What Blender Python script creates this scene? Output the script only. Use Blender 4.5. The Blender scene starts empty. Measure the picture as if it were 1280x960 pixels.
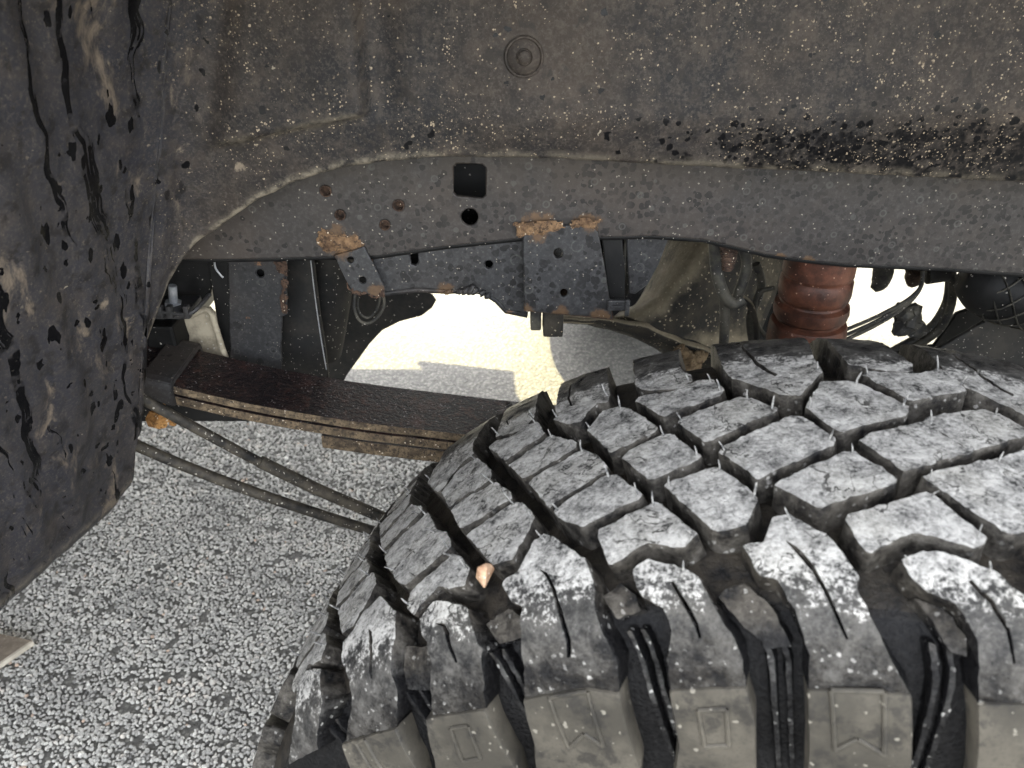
import bpy, bmesh, math, random
from mathutils import Vector, Matrix, noise
from mathutils.geometry import interpolate_bezier
S = bpy.context.scene
COL = S.collection
RND = random.Random(11)

# ------------------------------------------------------------------ camera
PITCH = 0.5427
CAM_Z = 1.1128
cam_d = bpy.data.cameras.new('camera')
cam = bpy.data.objects.new('camera', cam_d)
COL.objects.link(cam)
cam.location = (0, 0, CAM_Z)
cam.rotation_euler = (math.pi/2 - PITCH, 0, 0)
cam_d.sensor_width = 36
cam_d.lens = 27.0                       # 960 px of 1280
cam_d.clip_start = 0.01
cam_d.clip_end = 1000
cam_d.dof.use_dof = True
cam_d.dof.focus_distance = 0.66
cam_d.dof.aperture_fstop = 12.0
S.camera = cam

# ------------------------------------------------------------------ light
SUN_DIR = Vector((-0.5, 1.0, 0.95)).normalized()      # towards the sun
w = bpy.data.worlds.new('World'); S.world = w; w.use_nodes = True
wn = w.node_tree.nodes; wl = w.node_tree.links
bg = wn['Background']
sky = wn.new('ShaderNodeTexSky'); sky.sky_type = 'NISHITA'; sky.sun_disc = False
sky.sun_elevation = math.asin(SUN_DIR.z)
sky.sun_rotation = math.atan2(SUN_DIR.x, SUN_DIR.y)
sky.air_density = 1.0; sky.dust_density = 2.0
haze_sat = wn.new('ShaderNodeHueSaturation'); haze_sat.inputs['Saturation'].default_value = .22   # a milky, thinly veiled sky
wl.new(sky.outputs[0], haze_sat.inputs['Color']); wl.new(haze_sat.outputs[0], bg.inputs[0]); bg.inputs[1].default_value = 0.15
sd = bpy.data.lights.new('sun', 'SUN'); sd.energy = 2.0; sd.angle = math.radians(0.5)
sd.color = (1.0, 0.89, 0.52)
sun = bpy.data.objects.new('sun', sd); COL.objects.link(sun)
sun.rotation_euler = SUN_DIR.to_track_quat('Z', 'Y').to_euler()
S.view_settings.view_transform = 'Standard'
S.view_settings.look = 'None'
S.view_settings.gamma = 1
S.view_settings.exposure = 3.5
S.render.engine = 'CYCLES'

# ------------------------------------------------------------------ helpers
CP, SP = math.cos(PITCH), math.sin(PITCH)
def P(px, py, Y):
    """point at depth Y behind the camera seen at a measured spot of the photograph"""
    rt = (px-640)/960.0; up = (480-py)/960.0
    d = Vector((rt, CP+up*SP, -SP+up*CP))
    return Vector((0, 0, CAM_Z)) + d*(Y/d.y)

def link(name, me, mats, parent=None, smooth=False):
    o = bpy.data.objects.new(name, me); COL.objects.link(o)
    for m in (mats if isinstance(mats, (list, tuple)) else [mats]):
        me.materials.append(m)
    if smooth:
        me.polygons.foreach_set('use_smooth', [True]*len(me.polygons))
        if smooth is not True:
            bmx = bmesh.new(); bmx.from_mesh(me)
            for e in bmx.edges:
                if len(e.link_faces) == 2 and e.calc_face_angle(0) > smooth: e.smooth = False
            bmx.to_mesh(me); bmx.free()
    if parent:
        o.parent = parent
        if parent.name == 'pickup_truck': o.location = -parent.location
    return o

def mesh(name, vs, fs, mats, parent=None, smooth=False):
    me = bpy.data.meshes.new(name); me.from_pydata([tuple(v) for v in vs], [], fs); me.update()
    return link(name, me, mats, parent, smooth)

def bm_obj(name, bm, mats, parent=None, smooth=False):
    bmesh.ops.recalc_face_normals(bm, faces=bm.faces)
    me = bpy.data.meshes.new(name); bm.to_mesh(me); bm.free()
    return link(name, me, mats, parent, smooth)

def catmull(pts, n):
    pts = [Vector(p) for p in pts]; out = []
    m = len(pts)
    for i in range(m-1):
        p0 = pts[max(i-1, 0)]; p1 = pts[i]; p2 = pts[i+1]; p3 = pts[min(i+2, m-1)]
        for k in range(n):
            t = k/n
            out.append(0.5*((2*p1)+(p2-p0)*t+(2*p0-5*p1+4*p2-p3)*t*t+(3*p1-p0-3*p2+p3)*t**3))
    out.append(pts[-1]); return out

def tube_bm(bm, pts, rad, seg=12, n=6, cap=True, rib=None):
    """sweep a circle along pts; rad a number or list; rib=(pitch, amount) makes it corrugated"""
    line = catmull(pts, n) if n > 1 else [Vector(p) for p in pts]
    L = len(line); rings = []
    t0 = (line[1]-line[0]).normalized()
    a = t0.orthogonal().normalized()
    s = 0
    for i, p in enumerate(line):
        t = (line[min(i+1, L-1)]-line[max(i-1, 0)]).normalized()
        a = (a - t*a.dot(t)).normalized(); b = t.cross(a)
        if i: s += (line[i]-line[i-1]).length
        if isinstance(rad, (list, tuple)):
            x = i/(L-1)*(len(rad)-1); j = min(int(x), len(rad)-2); r = rad[j]+(rad[j+1]-rad[j])*(x-j)
        else: r = rad
        if rib: r += rib[1]*math.sin(2*math.pi*s/rib[0])
        rings.append([bm.verts.new(p+(a*math.cos(q)+b*math.sin(q))*r) for q in [2*math.pi*k/seg for k in range(seg)]])
    for r0, r1 in zip(rings, rings[1:]):
        for k in range(seg): bm.faces.new((r0[k], r0[(k+1) % seg], r1[(k+1) % seg], r1[k]))
    if cap:
        bm.faces.new(rings[0][::-1]); bm.faces.new(rings[-1])

def tube(name, pts, rad, mat, parent=None, seg=12, n=6, rib=None):
    bm = bmesh.new(); tube_bm(bm, pts, rad, seg, n, True, rib)
    return bm_obj(name, bm, mat, parent, 0.9)

def box_bm(bm, lo, hi, bev=0.0):
    r = bmesh.ops.create_cube(bm, size=1)
    for v in r['verts']:
        v.co = Vector([lo[i]+(hi[i]-lo[i])*(v.co[i]+.5) for i in range(3)])
    if bev:
        es = list({e for v in r['verts'] for e in v.link_edges})
        bmesh.ops.bevel(bm, geom=es, offset=bev, segments=2, profile=.6, affect='EDGES')

def box(name, lo, hi, mat, parent=None, bev=0.002):
    bm = bmesh.new(); box_bm(bm, lo, hi, bev)
    return bm_obj(name, bm, mat, parent)

def rough_loop(pts, step, amp, seed=0):
    out = []; n = len(pts)
    for i in range(n):
        a = Vector(pts[i]); b = Vector(pts[(i+1) % n]); m = max(1, int((b-a).length/step))
        for k in range(m):
            q = a+(b-a)*(k/m)
            out.append(q + Vector([amp*noise.noise(Vector((q.x*260+seed, q.y*260, j*7.3))) for j in range(len(q))]))
    return out

def plate_xz(name, outline, Y, th, mat, parent=None, holes=(), bev=0.0012, rough=0.0, step=.006):
    """a plate of thickness th whose front lies on the plane Y; outline and holes are (x, z) loops"""
    cu = bpy.data.curves.new(name, 'CURVE'); cu.dimensions = '2D'; cu.fill_mode = 'BOTH'
    cu.extrude = max(th/2-bev, .0002); cu.bevel_depth = bev; cu.bevel_resolution = 1; cu.offset = -bev
    for lp in [outline]+list(holes):
        l2 = [Vector((p[0], p[1])) for p in lp]
        if rough and lp is outline: l2 = rough_loop(l2, step, rough, 3)
        sp = cu.splines.new('POLY'); sp.points.add(len(l2)-1); sp.use_cyclic_u = True
        for q, p in zip(sp.points, l2): q.co = (p[0], p[1], 0, 1)
    tmp = bpy.data.objects.new('tmp', cu); COL.objects.link(tmp)
    dg = bpy.context.evaluated_depsgraph_get()
    me = bpy.data.meshes.new_from_object(tmp.evaluated_get(dg)); me.name = name
    bpy.data.objects.remove(tmp); bpy.data.curves.remove(cu)
    me.materials.clear()
    for v in me.vertices: v.co = Vector((v.co.x, Y+th/2-v.co.z, v.co.y))
    return link(name, me, mat, parent)

def xz(loop, Y): return [(lambda v: (v.x, v.z))(P(x, y, Y)) for x, y in loop]
def circ_px(px, py, r, Y, n=16, ry=None):
    return xz([(px+r*math.cos(2*math.pi*k/n), py+(ry or r)*math.sin(2*math.pi*k/n)) for k in range(n)], Y)
def plate(name, loop, Y, th, mat, parent=None, holes=(), bev=0.0012, rough=0.0, step=.006):
    return plate_xz(name, xz(loop, Y), Y, th, mat, parent, holes, bev, rough, step)

def loft(name, rows, mat, parent, n=5, thick=0.004, bump=0.0):
    cols = [catmull(r, n) for r in rows]
    grid = list(zip(*[c for c in cols])); grid = [catmull(g, n) for g in grid]
    R, C = len(grid), len(grid[0])
    vs = [v + Vector((0, 0, 1))*bump*noise.noise(v*40) for g in grid for v in g]
    fs = [(i*C+j, i*C+j+1, (i+1)*C+j+1, (i+1)*C+j) for i in range(R-1) for j in range(C-1)]
    o = mesh(name, vs, fs, mat, parent, True)
    md = o.modifiers.new('thickness', 'SOLIDIFY'); md.thickness = thick; md.offset = -1
    return o

def tag(o, label=None, cat=None, group=None, kind=None):
    if label: o['label'] = label
    if cat: o['category'] = cat
    if group: o['group'] = group
    if kind: o['kind'] = kind
    return o

# ------------------------------------------------------------------ materials
class M:
    """a small node builder: every method returns an output socket"""
    def __init__(s, name, rough=.6, metal=0.0, spec=.5):
        s.m = bpy.data.materials.new(name); s.m.use_nodes = True
        s.t = s.m.node_tree; s.b = s.t.nodes['Principled BSDF']
        s.b.inputs['Roughness'].default_value = rough; s.b.inputs['Metallic'].default_value = metal
        s.b.inputs['Specular IOR Level'].default_value = spec
        g = s.t.nodes.new('ShaderNodeNewGeometry'); s.pos = g.outputs['Position']; s.nrm = g.outputs['Normal']
        s.obj = s.t.nodes.new('ShaderNodeTexCoord').outputs['Object']
    def put(s, sock, v):
        if hasattr(v, 'is_linked') or isinstance(v, bpy.types.NodeSocket): s.t.links.new(v, sock)
        else: sock.default_value = v
    def scale(s, v, xyz):
        n = s.t.nodes.new('ShaderNodeVectorMath'); n.operation = 'MULTIPLY'
        s.put(n.inputs[0], v); n.inputs[1].default_value = xyz; return n.outputs[0]
    def noise(s, sc, det=4, rough=.6, vec=None, dist=0):
        n = s.t.nodes.new('ShaderNodeTexNoise'); n.inputs['Scale'].default_value = sc
        n.inputs['Detail'].default_value = det; n.inputs['Roughness'].default_value = rough
        n.inputs['Distortion'].default_value = dist
        s.put(n.inputs['Vector'], vec or s.pos); return n.outputs[0]
    def vor(s, sc, vec=None, feat='F1', rnd=1):
        n = s.t.nodes.new('ShaderNodeTexVoronoi'); n.feature = feat; n.inputs['Scale'].default_value = sc
        n.inputs['Randomness'].default_value = rnd
        s.put(n.inputs['Vector'], vec or s.pos); return n.outputs
    def math(s, op, a, b=0.0, c=None):
        n = s.t.nodes.new('ShaderNodeMath'); n.operation = op
        s.put(n.inputs[0], a); s.put(n.inputs[1], b)
        if c is not None: s.put(n.inputs[2], c)
        return n.outputs[0]
    def step(s, v, a, b, lo=0.0, hi=1.0):
        n = s.t.nodes.new('ShaderNodeMapRange'); n.interpolation_type = 'SMOOTHSTEP'
        s.put(n.inputs['Value'], v); n.inputs['From Min'].default_value = a; n.inputs['From Max'].default_value = b
        n.inputs['To Min'].default_value = lo; n.inputs['To Max'].default_value = hi; return n.outputs[0]
    def mix(s, f, a, b):
        n = s.t.nodes.new('ShaderNodeMix'); n.data_type = 'RGBA'
        s.put(n.inputs[0], f)
        for k, v in ((6, a), (7, b)):
            s.put(n.inputs[k], v if not isinstance(v, tuple) else (*v, 1))
        return n.outputs[2]
    def ramp(s, f, *st):
        n = s.t.nodes.new('ShaderNodeValToRGB'); e = n.color_ramp.elements
        while len(e) < len(st): e.new(.5)
        for q, (p, c) in zip(e, st): q.position = p; q.color = (*c, 1)
        s.put(n.inputs[0], f); return n.outputs[0]
    def attr(s, name):
        n = s.t.nodes.new('ShaderNodeAttribute'); n.attribute_name = name; return n.outputs['Fac']
    def xyz(s, v=None):
        n = s.t.nodes.new('ShaderNodeSeparateXYZ'); s.put(n.inputs[0], v or s.pos); return n.outputs
    def specks(s, sc, rad, prob, vec=None, warp=.9):
        """small round spots: one per voronoi cell, only in a share prob of the cells, of varied size"""
        w = s.t.nodes.new('ShaderNodeTexNoise'); w.inputs['Scale'].default_value = sc*1.7; w.inputs['Detail'].default_value = 2
        s.put(w.inputs['Vector'], vec or s.pos)
        q = s.t.nodes.new('ShaderNodeVectorMath'); q.operation = 'MULTIPLY_ADD'
        s.put(q.inputs[0], w.outputs[1]); q.inputs[1].default_value = (warp/sc,)*3; s.put(q.inputs[2], vec or s.pos)
        o = s.vor(sc, q.outputs[0])
        n = s.t.nodes.new('ShaderNodeSeparateColor'); s.put(n.inputs[0], o[1])
        r = s.math('MULTIPLY', n.outputs[1], rad)
        inside = s.math('LESS_THAN', o[0], r)
        pick = s.math('LESS_THAN', n.outputs[0], prob)      # prob may be a socket, so that density varies
        return s.math('MULTIPLY', inside, pick)
    def near(s, pts):
        """1 close to any of the listed (point, radius) places, falling to 0 at the radius"""
        out = None
        for p, r in pts:
            n = s.t.nodes.new('ShaderNodeVectorMath'); n.operation = 'DISTANCE'
            s.put(n.inputs[0], s.pos); n.inputs[1].default_value = tuple(p)
            v = s.step(n.outputs['Value'], r, 0)
            out = v if out is None else s.math('MAXIMUM', out, v)
        return out
    def bump(s, h, strength=.4, dist=.002):
        n = s.t.nodes.new('ShaderNodeBump'); n.inputs['Strength'].default_value = strength
        n.inputs['Distance'].default_value = dist; s.put(n.inputs['Height'], h)
        s.t.links.new(n.outputs[0], s.b.inputs['Normal'])
    def col(s, v): s.put(s.b.inputs['Base Color'], v if not isinstance(v, tuple) else (*v, 1)); return s
    def rough(s, v): s.put(s.b.inputs['Roughness'], v); return s

def mat_liner():
    m = M('liner_plastic', .62, 0, .22)
    big = m.noise(5, 5, .65); mid = m.noise(34, 6, .7); fine = m.noise(420, 4, .7)
    flap = m.attr('flap'); wetband = m.attr('band')
    base = m.mix(m.step(big, .35, .68), m.mix(flap, (.0135, .0132, .0145), (.023, .023, .028)), m.mix(flap, (.036, .0275, .0215), (.034, .032, .034)))
    base = m.mix(m.math('MULTIPLY', m.step(mid, .47, .72), m.math('SUBTRACT', .7, m.math('MULTIPLY', flap, .35))), base, (.069, .054, .043))
    base = m.mix(m.math('MULTIPLY', m.step(fine, .47, .70), .5), base, (.090, .078, .064))
    base = m.mix(m.math('MULTIPLY', m.step(m.noise(150, 5, .75), .46, .66), m.math('SUBTRACT', .65, m.math('MULTIPLY', flap, .35))), base, (.066, .055, .044))
    base = m.mix(m.math('MULTIPLY', m.step(m.noise(75, 4, .7), .52, .64), .6), base, (.009, .0085, .0085))
    # grit thrown up by the tyre
    dens = m.step(m.noise(13, 4, .7), .40, .62, .06, 1.0)
    g1 = m.specks(640, .50, m.math('MULTIPLY', dens, .40))
    g2 = m.specks(300, .34, m.math('MULTIPLY', dens, .26))
    g3 = m.specks(52, .20, .10, None, 1.4)
    g1 = m.math('MULTIPLY', g1, m.math('SUBTRACT', 1.0, m.math('MULTIPLY', flap, .85)))
    g2 = m.math('MULTIPLY', g2, m.math('SUBTRACT', 1.0, m.math('MULTIPLY', flap, .75)))
    tan = m.mix(m.step(m.noise(190, 2), .35, .65), (.07, .054, .039), (.38, .305, .215))
    base = m.mix(m.math('MULTIPLY', m.math('MAXIMUM', g1, g2), .85), base, tan)
    base = m.mix(m.math('MULTIPLY', g3, .5), base, (.42, .36, .27))
    # scraped pale clods, larger on the flap
    pv = m.scale(m.pos, (1, 1, .40))
    cl = m.math('MULTIPLY', m.step(m.noise(34, 6, .7, pv, .4), .56, .70), m.math('ADD', .2, m.math('MULTIPLY', flap, .65)))
    base = m.mix(cl, base, (.17, .135, .10))
    spl = m.near([(P(237, 12, .58), .017), (P(148, 402, .55), .022), (P(62, 262, .50), .020), (P(20, 330, .47), .014), (P(120, 375, .52), .018), 
                  (P(384, 186, .59), .006), (P(232, 190, .57), .016), (P(96, 300, .5), .012), (P(300, 205, .59), .012)])
    spl = m.step(m.math('ADD', m.math('MULTIPLY', spl, .9), m.math('MULTIPLY', m.math('SUBTRACT', m.noise(110, 5, .7), .5), 1.6)), .45, .72)
    base = m.mix(m.math('MULTIPLY', spl, .75), base, m.mix(m.noise(300, 3), (.12, .095, .07), (.32, .26, .19)))
    # water: drips that ran down the flap, drops on the low band
    x = m.xyz()
    c = m.t.nodes.new('ShaderNodeCombineXYZ')
    sh = m.math('ADD', x[0], x[1])
    warp = m.math('MULTIPLY', m.math('SUBTRACT', m.noise(16, 2), .5), .05)
    m.put(c.inputs[0], m.math('MULTIPLY', m.math('ADD', sh, warp), 46)); m.put(c.inputs[1], 3.0)
    m.put(c.inputs[2], m.math('MULTIPLY', x[2], 2.9))
    dr = m.step(m.math('ADD', m.noise(1.0, 4, .62, c.outputs[0], .12), m.math('MULTIPLY', m.math('SUBTRACT', m.noise(90, 3), .5), .09)), .566, .590)
    edge = m.step(m.noise(40, 3), .36, .46)
    dr = m.math('MULTIPLY', m.math('MULTIPLY', dr, edge), flap)
    drops = m.math('MULTIPLY', m.math('MAXIMUM', m.specks(58, .36, .34, pv, .8), m.specks(120, .38, .25, pv, .6)), flap)
    d2 = m.specks(120, .42, .10)
    wb = m.math('MULTIPLY', m.step(m.math('ADD', wetband, m.math('MULTIPLY', m.math('SUBTRACT', m.noise(95, 3, .7), .5), 2.2)), .62, 1.25), .95)
    bdrop = m.math('MULTIPLY', m.specks(170, .62, m.math('MULTIPLY', wetband, 1.1), None, .5), 1.0); wb = m.math('MAXIMUM', wb, bdrop)
    wet = m.math('MAXIMUM', m.math('MAXIMUM', dr, drops), m.math('MAXIMUM', d2, wb))
    wet2 = m.math('MULTIPLY', wet, m.math('SUBTRACT', 1.0, m.math('MULTIPLY', m.math('MAXIMUM', m.math('MULTIPLY', g1, m.step(wetband, .2, .5)), g2), .95)))
    base = m.mix(wet2, base, (.0035, .0035, .004))
    # pale dust caught on the trim edge
    lip = m.math('MULTIPLY', m.attr('lip'), m.step(m.noise(70, 4, .7), .38, .62))
    base = m.mix(lip, base, (.21, .18, .135))
    m.col(base); m.rough(m.math('SUBTRACT', m.math('SUBTRACT', .66, m.math('MULTIPLY', flap, .16)), m.math('MULTIPLY', wet2, .28)))
    h = m.math('ADD', m.math('MULTIPLY', mid, .6), m.math('ADD', m.math('MULTIPLY', fine, .25), m.math('MULTIPLY', g2, .5)))
    m.bump(h, .45, .0016)
    return m.m

def mat_steel(name='frame_steel', tint=(.029, .0255, .0235), spots=.55, dust=.35, rough=.5, rustmix=.0, brown=.5):
    m = M(name, rough, 0, .33)
    big = m.noise(7, 4); fine = m.noise(300, 5, .7); mid = m.noise(42, 4)
    base = m.mix(m.math('MULTIPLY', m.step(fine, .45, .7), dust), tint, tuple(min(1, c*2.2+.03) for c in tint))
    base = m.mix(m.math('MULTIPLY', m.step(big, .45, .7), brown), base, (.060, .045, .034))
    dens = m.step(m.math('ADD', m.noise(11, 3), m.math('MULTIPLY', m.xyz()[0], .45)), .32, .66, .12, 1.0)
    # dried water drops: dark round spots, some in rings
    s1 = m.specks(118, .62, m.math('MULTIPLY', dens, min(1, spots*1.75)), None, .40)
    s2 = m.specks(215, .60, m.math('MULTIPLY', dens, min(1, spots*1.6)), None, .40)
    s3 = m.specks(48, .44, spots*.35, None, .5)
    sp = m.math('MAXIMUM', s1, s2)
    base = m.mix(m.math('MULTIPLY', s3, .45), base, (.020, .017, .016))
    base = m.mix(m.math('MULTIPLY', sp, m.step(m.noise(23, 3), .35, .65, .25, .8)), base, (.0055, .005, .005))
    o = m.vor(74); q = m.t.nodes.new('ShaderNodeSeparateColor'); m.put(q.inputs[0], o[1])
    rr = m.math('MULTIPLY', q.outputs[1], .4)
    ring = m.math('LESS_THAN', m.math('ABSOLUTE', m.math('SUBTRACT', o[0], rr)), .045)
    ring = m.math('MULTIPLY', m.math('MULTIPLY', ring, m.math('LESS_THAN', q.outputs[0], .35)), spots)
    base = m.mix(m.math('MULTIPLY', ring, .5), base, (.11, .11, .10))
    pz = m.xyz()[2]
    top = m.math('MULTIPLY', m.step(pz, .885, .955), m.step(mid, .36, .6))
    base = m.mix(m.math('MULTIPLY', top, .55*min(1, brown*2)), base, (.036, .028, .020))
    rn = m.near([(P(672, 286, .655), .034), (P(735, 280, .655), .026), (P(425, 304, .655), .036), (P(655, 388, .65), .022), (P(700, 392, .65), .020), (P(748, 396, .65), .02), (P(470, 365, .65), .018), (P(1010, 328, .655), .014), (P(975, 322, .655), .010), (P(556, 362, .665), .02)])
    rs = m.step(m.math('ADD', rn, m.math('MULTIPLY', m.math('SUBTRACT', m.noise(70, 6, .75), .5), 1.9)), .52, .80)
    base = m.mix(m.math('MULTIPLY', rs, .8), base, m.mix(m.noise(160, 4), (.038, .019, .009), (.16, .095, .048)))
    w1 = m.specks(520, .42, .10)
    base = m.mix(m.math('MULTIPLY', w1, .7), base, (.26, .23, .19))
    if rustmix:
        r = m.step(m.math('ADD', m.noise(26, 6, .7), m.math('MULTIPLY', m.noise(180, 3), .15)), .72-rustmix*.3, .82-rustmix*.3)
        rc = m.mix(m.noise(120, 4), (.16, .055, .020), (.34, .19, .085))
        base = m.mix(r, base, rc)
    m.col(base); m.rough(m.math('ADD', rough-.08, m.math('MULTIPLY', mid, .2)))
    m.bump(m.math('ADD', m.math('MULTIPLY', fine, .5), mid), .22, .001)
    return m.m

def mat_rust(name='rust', a=(.060, .030, .013), b=(.225, .135, .068), dark=.25):
    m = M(name, .85)
    f = m.noise(90, 6, .75); g = m.noise(330, 4, .7)
    base = m.mix(m.step(f, .3, .7), a, b)
    base = m.mix(m.math('MULTIPLY', m.step(g, .50, .62), .8), base, tuple(c*dark for c in a))
    base = m.mix(m.math('MULTIPLY', m.step(m.noise(55, 3), .52, .66), .6), base, tuple(c*.5 for c in a))
    base = m.mix(m.specks(400, .4, .15), base, (.5, .42, .32))
    m.col(base); m.bump(m.math('ADD', f, g), .7, .0015)
    return m.m

def mat_spring_top():
    m = M('spring_wet_steel', .38, 0, .3)
    f = m.noise(30, 5, .7); g = m.noise(260, 4, .7)
    base = m.mix(m.step(f, .5, .75), (.010, .008, .009), (.050, .024, .020))
    base = m.mix(m.math('MULTIPLY', m.step(g, .48, .66), .7), base, (.072, .046, .038))
    base = m.mix(m.math('MULTIPLY', m.specks(620, .5, m.step(m.noise(25, 3), .4, .65, .02, .22)), .8), base, (.30, .28, .27))
    base = m.mix(m.math('MULTIPLY', m.step(m.noise(70, 5, .75), .53, .66), .75), base, (.066, .030, .022))
    m.col(base); m.rough(m.math('ADD', .25, m.math('MULTIPLY', g, .35)))
    m.bump(m.math('ADD', f, g), .8, .0018); return m.m

def mat_rubber(name, dusty):
    m = M(name, .55, 0, .15)
    d = m.attr('dust')
    f = m.noise(75, 6, .72, m.obj); g = m.noise(420, 4, .72, m.obj); h = m.noise(24, 3, .5, m.obj)
    rub = m.mix(m.step(g, .35, .75), (.0045, .0045, .005), (.0135, .013, .013))
    brown = m.mix(h, (.018, .016, .013), (.066, .055, .042))
    rub = m.mix(m.math('MULTIPLY', m.attr('dirt'), m.step(f, .33, .62)), rub, brown)
    pale = m.mix(m.step(m.math('ADD', m.math('MULTIPLY', f, .55), m.math('MULTIPLY', g, .45)), .37, .62), (.130, .126, .119), (.49, .472, .440))
    pale = m.mix(m.math('MULTIPLY', m.step(h, .45, .7), .3), pale, (.40, .38, .33))
    # where the dust has been rubbed or never stuck
    k = m.math('ADD', m.math('MULTIPLY', m.math('SUBTRACT', f, .5), 1.5), m.math('MULTIPLY', m.math('SUBTRACT', g, .5), 1.25))
    cov = m.step(m.math('ADD', m.math('SUBTRACT', m.math('MULTIPLY', d, 1.08), .64), k), -.08, .26)
    crk = m.math('LESS_THAN', m.math('ABSOLUTE', m.math('SUBTRACT', m.noise(38, 4, .6, m.obj, .6), .5)), .011)
    crk = m.math('MULTIPLY', crk, m.step(h, .46, .58))
    cov = m.math('MULTIPLY', cov, m.math('SUBTRACT', 1.0, m.math('MULTIPLY', crk, .85)))
    cov = m.math('MULTIPLY', cov, m.step(d, .02, .16))
    sp = m.math('MULTIPLY', m.specks(330, .44, .30, m.obj), m.step(d, .004, .03))
    cov = m.math('MAXIMUM', cov, m.math('MULTIPLY', sp, m.step(f, .35, .7, .1, .75)))
    film = m.math('MULTIPLY', m.step(m.math('ADD', d, m.math('SUBTRACT', f, .5)), -.02, .45), m.step(d, .004, .05)); cov = m.math('MAXIMUM', cov, m.math('MULTIPLY', film, .16))
    m.put(m.b.inputs['Specular IOR Level'], m.step(m.attr('dirt'), .35, 0, .13, .12))
    m.col(m.mix(cov, rub, pale))
    m.rough(m.math('ADD', m.math('ADD', .15, m.math('MULTIPLY', m.attr('dirt'), .25)), m.math('MULTIPLY', cov, .55)))
    m.bump(m.math('ADD', m.math('MULTIPLY', f, .9), m.math('MULTIPLY', g, .8)), .75, .0017)
    return m.m

def mat_pad():
    m = M('pad_rubber', .42, 0, .25)
    f = m.noise(30, 5, .6, m.obj); g = m.noise(600, 3, .6, m.obj)
    base = m.mix(m.step(f, .35, .68), (.040, .036, .029), (.082, .073, .058))
    base = m.mix(m.math('MULTIPLY', m.step(g, .5, .68), .45), base, (.035, .032, .028))
    base = m.mix(m.math('MULTIPLY', m.step(m.noise(55, 6, .72, m.obj), .50, .62), .75), base, (.020, .0185, .017))
    base = m.mix(m.math('MULTIPLY', m.specks(330, .42, .12, m.obj), .6), base, (.25, .23, .19))
    m.col(base); m.rough(.5); m.bump(g, .2, .0006); return m.m

def mat_simple(name, a, b, sc=60, rough=.6, bump=.3, speck=.1, spec_c=(.4, .37, .32), metal=0, bs=.0012):
    m = M(name, rough, metal, .28)
    f = m.noise(sc, 6, .7); g = m.noise(sc*7, 3, .7)
    base = m.mix(m.step(f, .34, .68), a, b)
    if speck: base = m.mix(m.math('MULTIPLY', m.specks(430, .45, speck), .85), base, spec_c)
    m.col(base); m.bump(m.math('ADD', f, m.math('MULTIPLY', g, .5)), bump, bs)
    return m.m

def mat_ground():
    m = M('chip_seal', .85)
    o = m.vor(120); q = m.t.nodes.new('ShaderNodeSeparateColor'); m.put(q.inputs[0], o[1])
    st = m.ramp(q.outputs[0], (0, (.095, .092, .082)), (.45, (.145, .139, .123)), (1, (.20, .191, .168)))
    gap = m.step(o[0], .42, .62)
    base = m.mix(gap, st, (.095, .091, .081))
    base = m.mix(m.math('MULTIPLY', m.step(m.noise(3.2, 5, .6), .45, .7), .25), base, (.16, .15, .14))
    # fine cracks running across the lane
    cv = m.scale(m.pos, (9, 38, 1))
    cr = m.math('LESS_THAN', m.math('ABSOLUTE', m.math('SUBTRACT', m.noise(1, 5, .6, cv, .8), .5)), .008)
    base = m.mix(m.math('MULTIPLY', cr, .75), base, (.04, .038, .034))
    m.col(base); m.bump(m.math('SUBTRACT', 1.0, o[0]), .6, .004); return m.m

def mat_stone():
    m = M('stone_chips', .75, 0, .3)
    v = m.attr('tone'); g = m.noise(420, 3, .7)
    base = m.ramp(v, (0, (.06, .058, .056)), (.22, (.25, .243, .227)), (.55, (.38, .368, .338)), (.92, (.54, .523, .48)), (1, (.46, .35, .27)))
    base = m.mix(m.math('MULTIPLY', m.step(g, .5, .72), .4), base, (.10, .10, .10))
    m.col(base); m.bump(g, .4, .001); return m.m

LINER = mat_liner()
STEEL = mat_steel()
STEEL2 = mat_steel('bracket_steel', (.028, .028, .029), .55, .4, .45, .0, .15)
STEELR = mat_steel('rusty_edged_steel', (.020, .020, .021), .4, .4, .55, .08, .5)
DARK = mat_simple('dark_underbody_paint', (.003, .003, .003), (.010, .0095, .009), 20, .6, .25, .06)
DUSTBLK = mat_simple('dusty_black_paint', (.009, .009, .009), (.028, .025, .021), 24, .6, .35, .12)
RUST = mat_rust()
RUSTDK = mat_rust('dark_rust', (.030, .015, .009), (.085, .048, .028))
SPRTOP = mat_spring_top()
SPRSIDE = mat_rust('spring_edge', (.050, .034, .020), (.20, .145, .086), .3)
WHITEB = mat_simple('dusty_cream_bracket', (.17, .145, .105), (.36, .315, .235), 40, .75, .3, .08)
ZINC = mat_simple('zinc_bolt', (.30, .31, .33), (.5, .5, .5), 90, .4, .2, .05, metal=.5)
BUMPST = mat_simple('orange_urethane', (.030, .0125, .008), (.115, .043, .024), 30, .5, .5, .10, (.35, .22, .16))
TREAD = mat_rubber('dusty_tread_rubber', True)
PAD = mat_pad()
HAIR = mat_simple('dusty_rubber_hair', (.07, .07, .07), (.34, .33, .31), 300, .8, .1, 0)
HOSE = mat_simple('dusty_hose_rubber', (.018, .018, .018), (.085, .078, .060), 35, .6, .3, .12)
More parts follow.
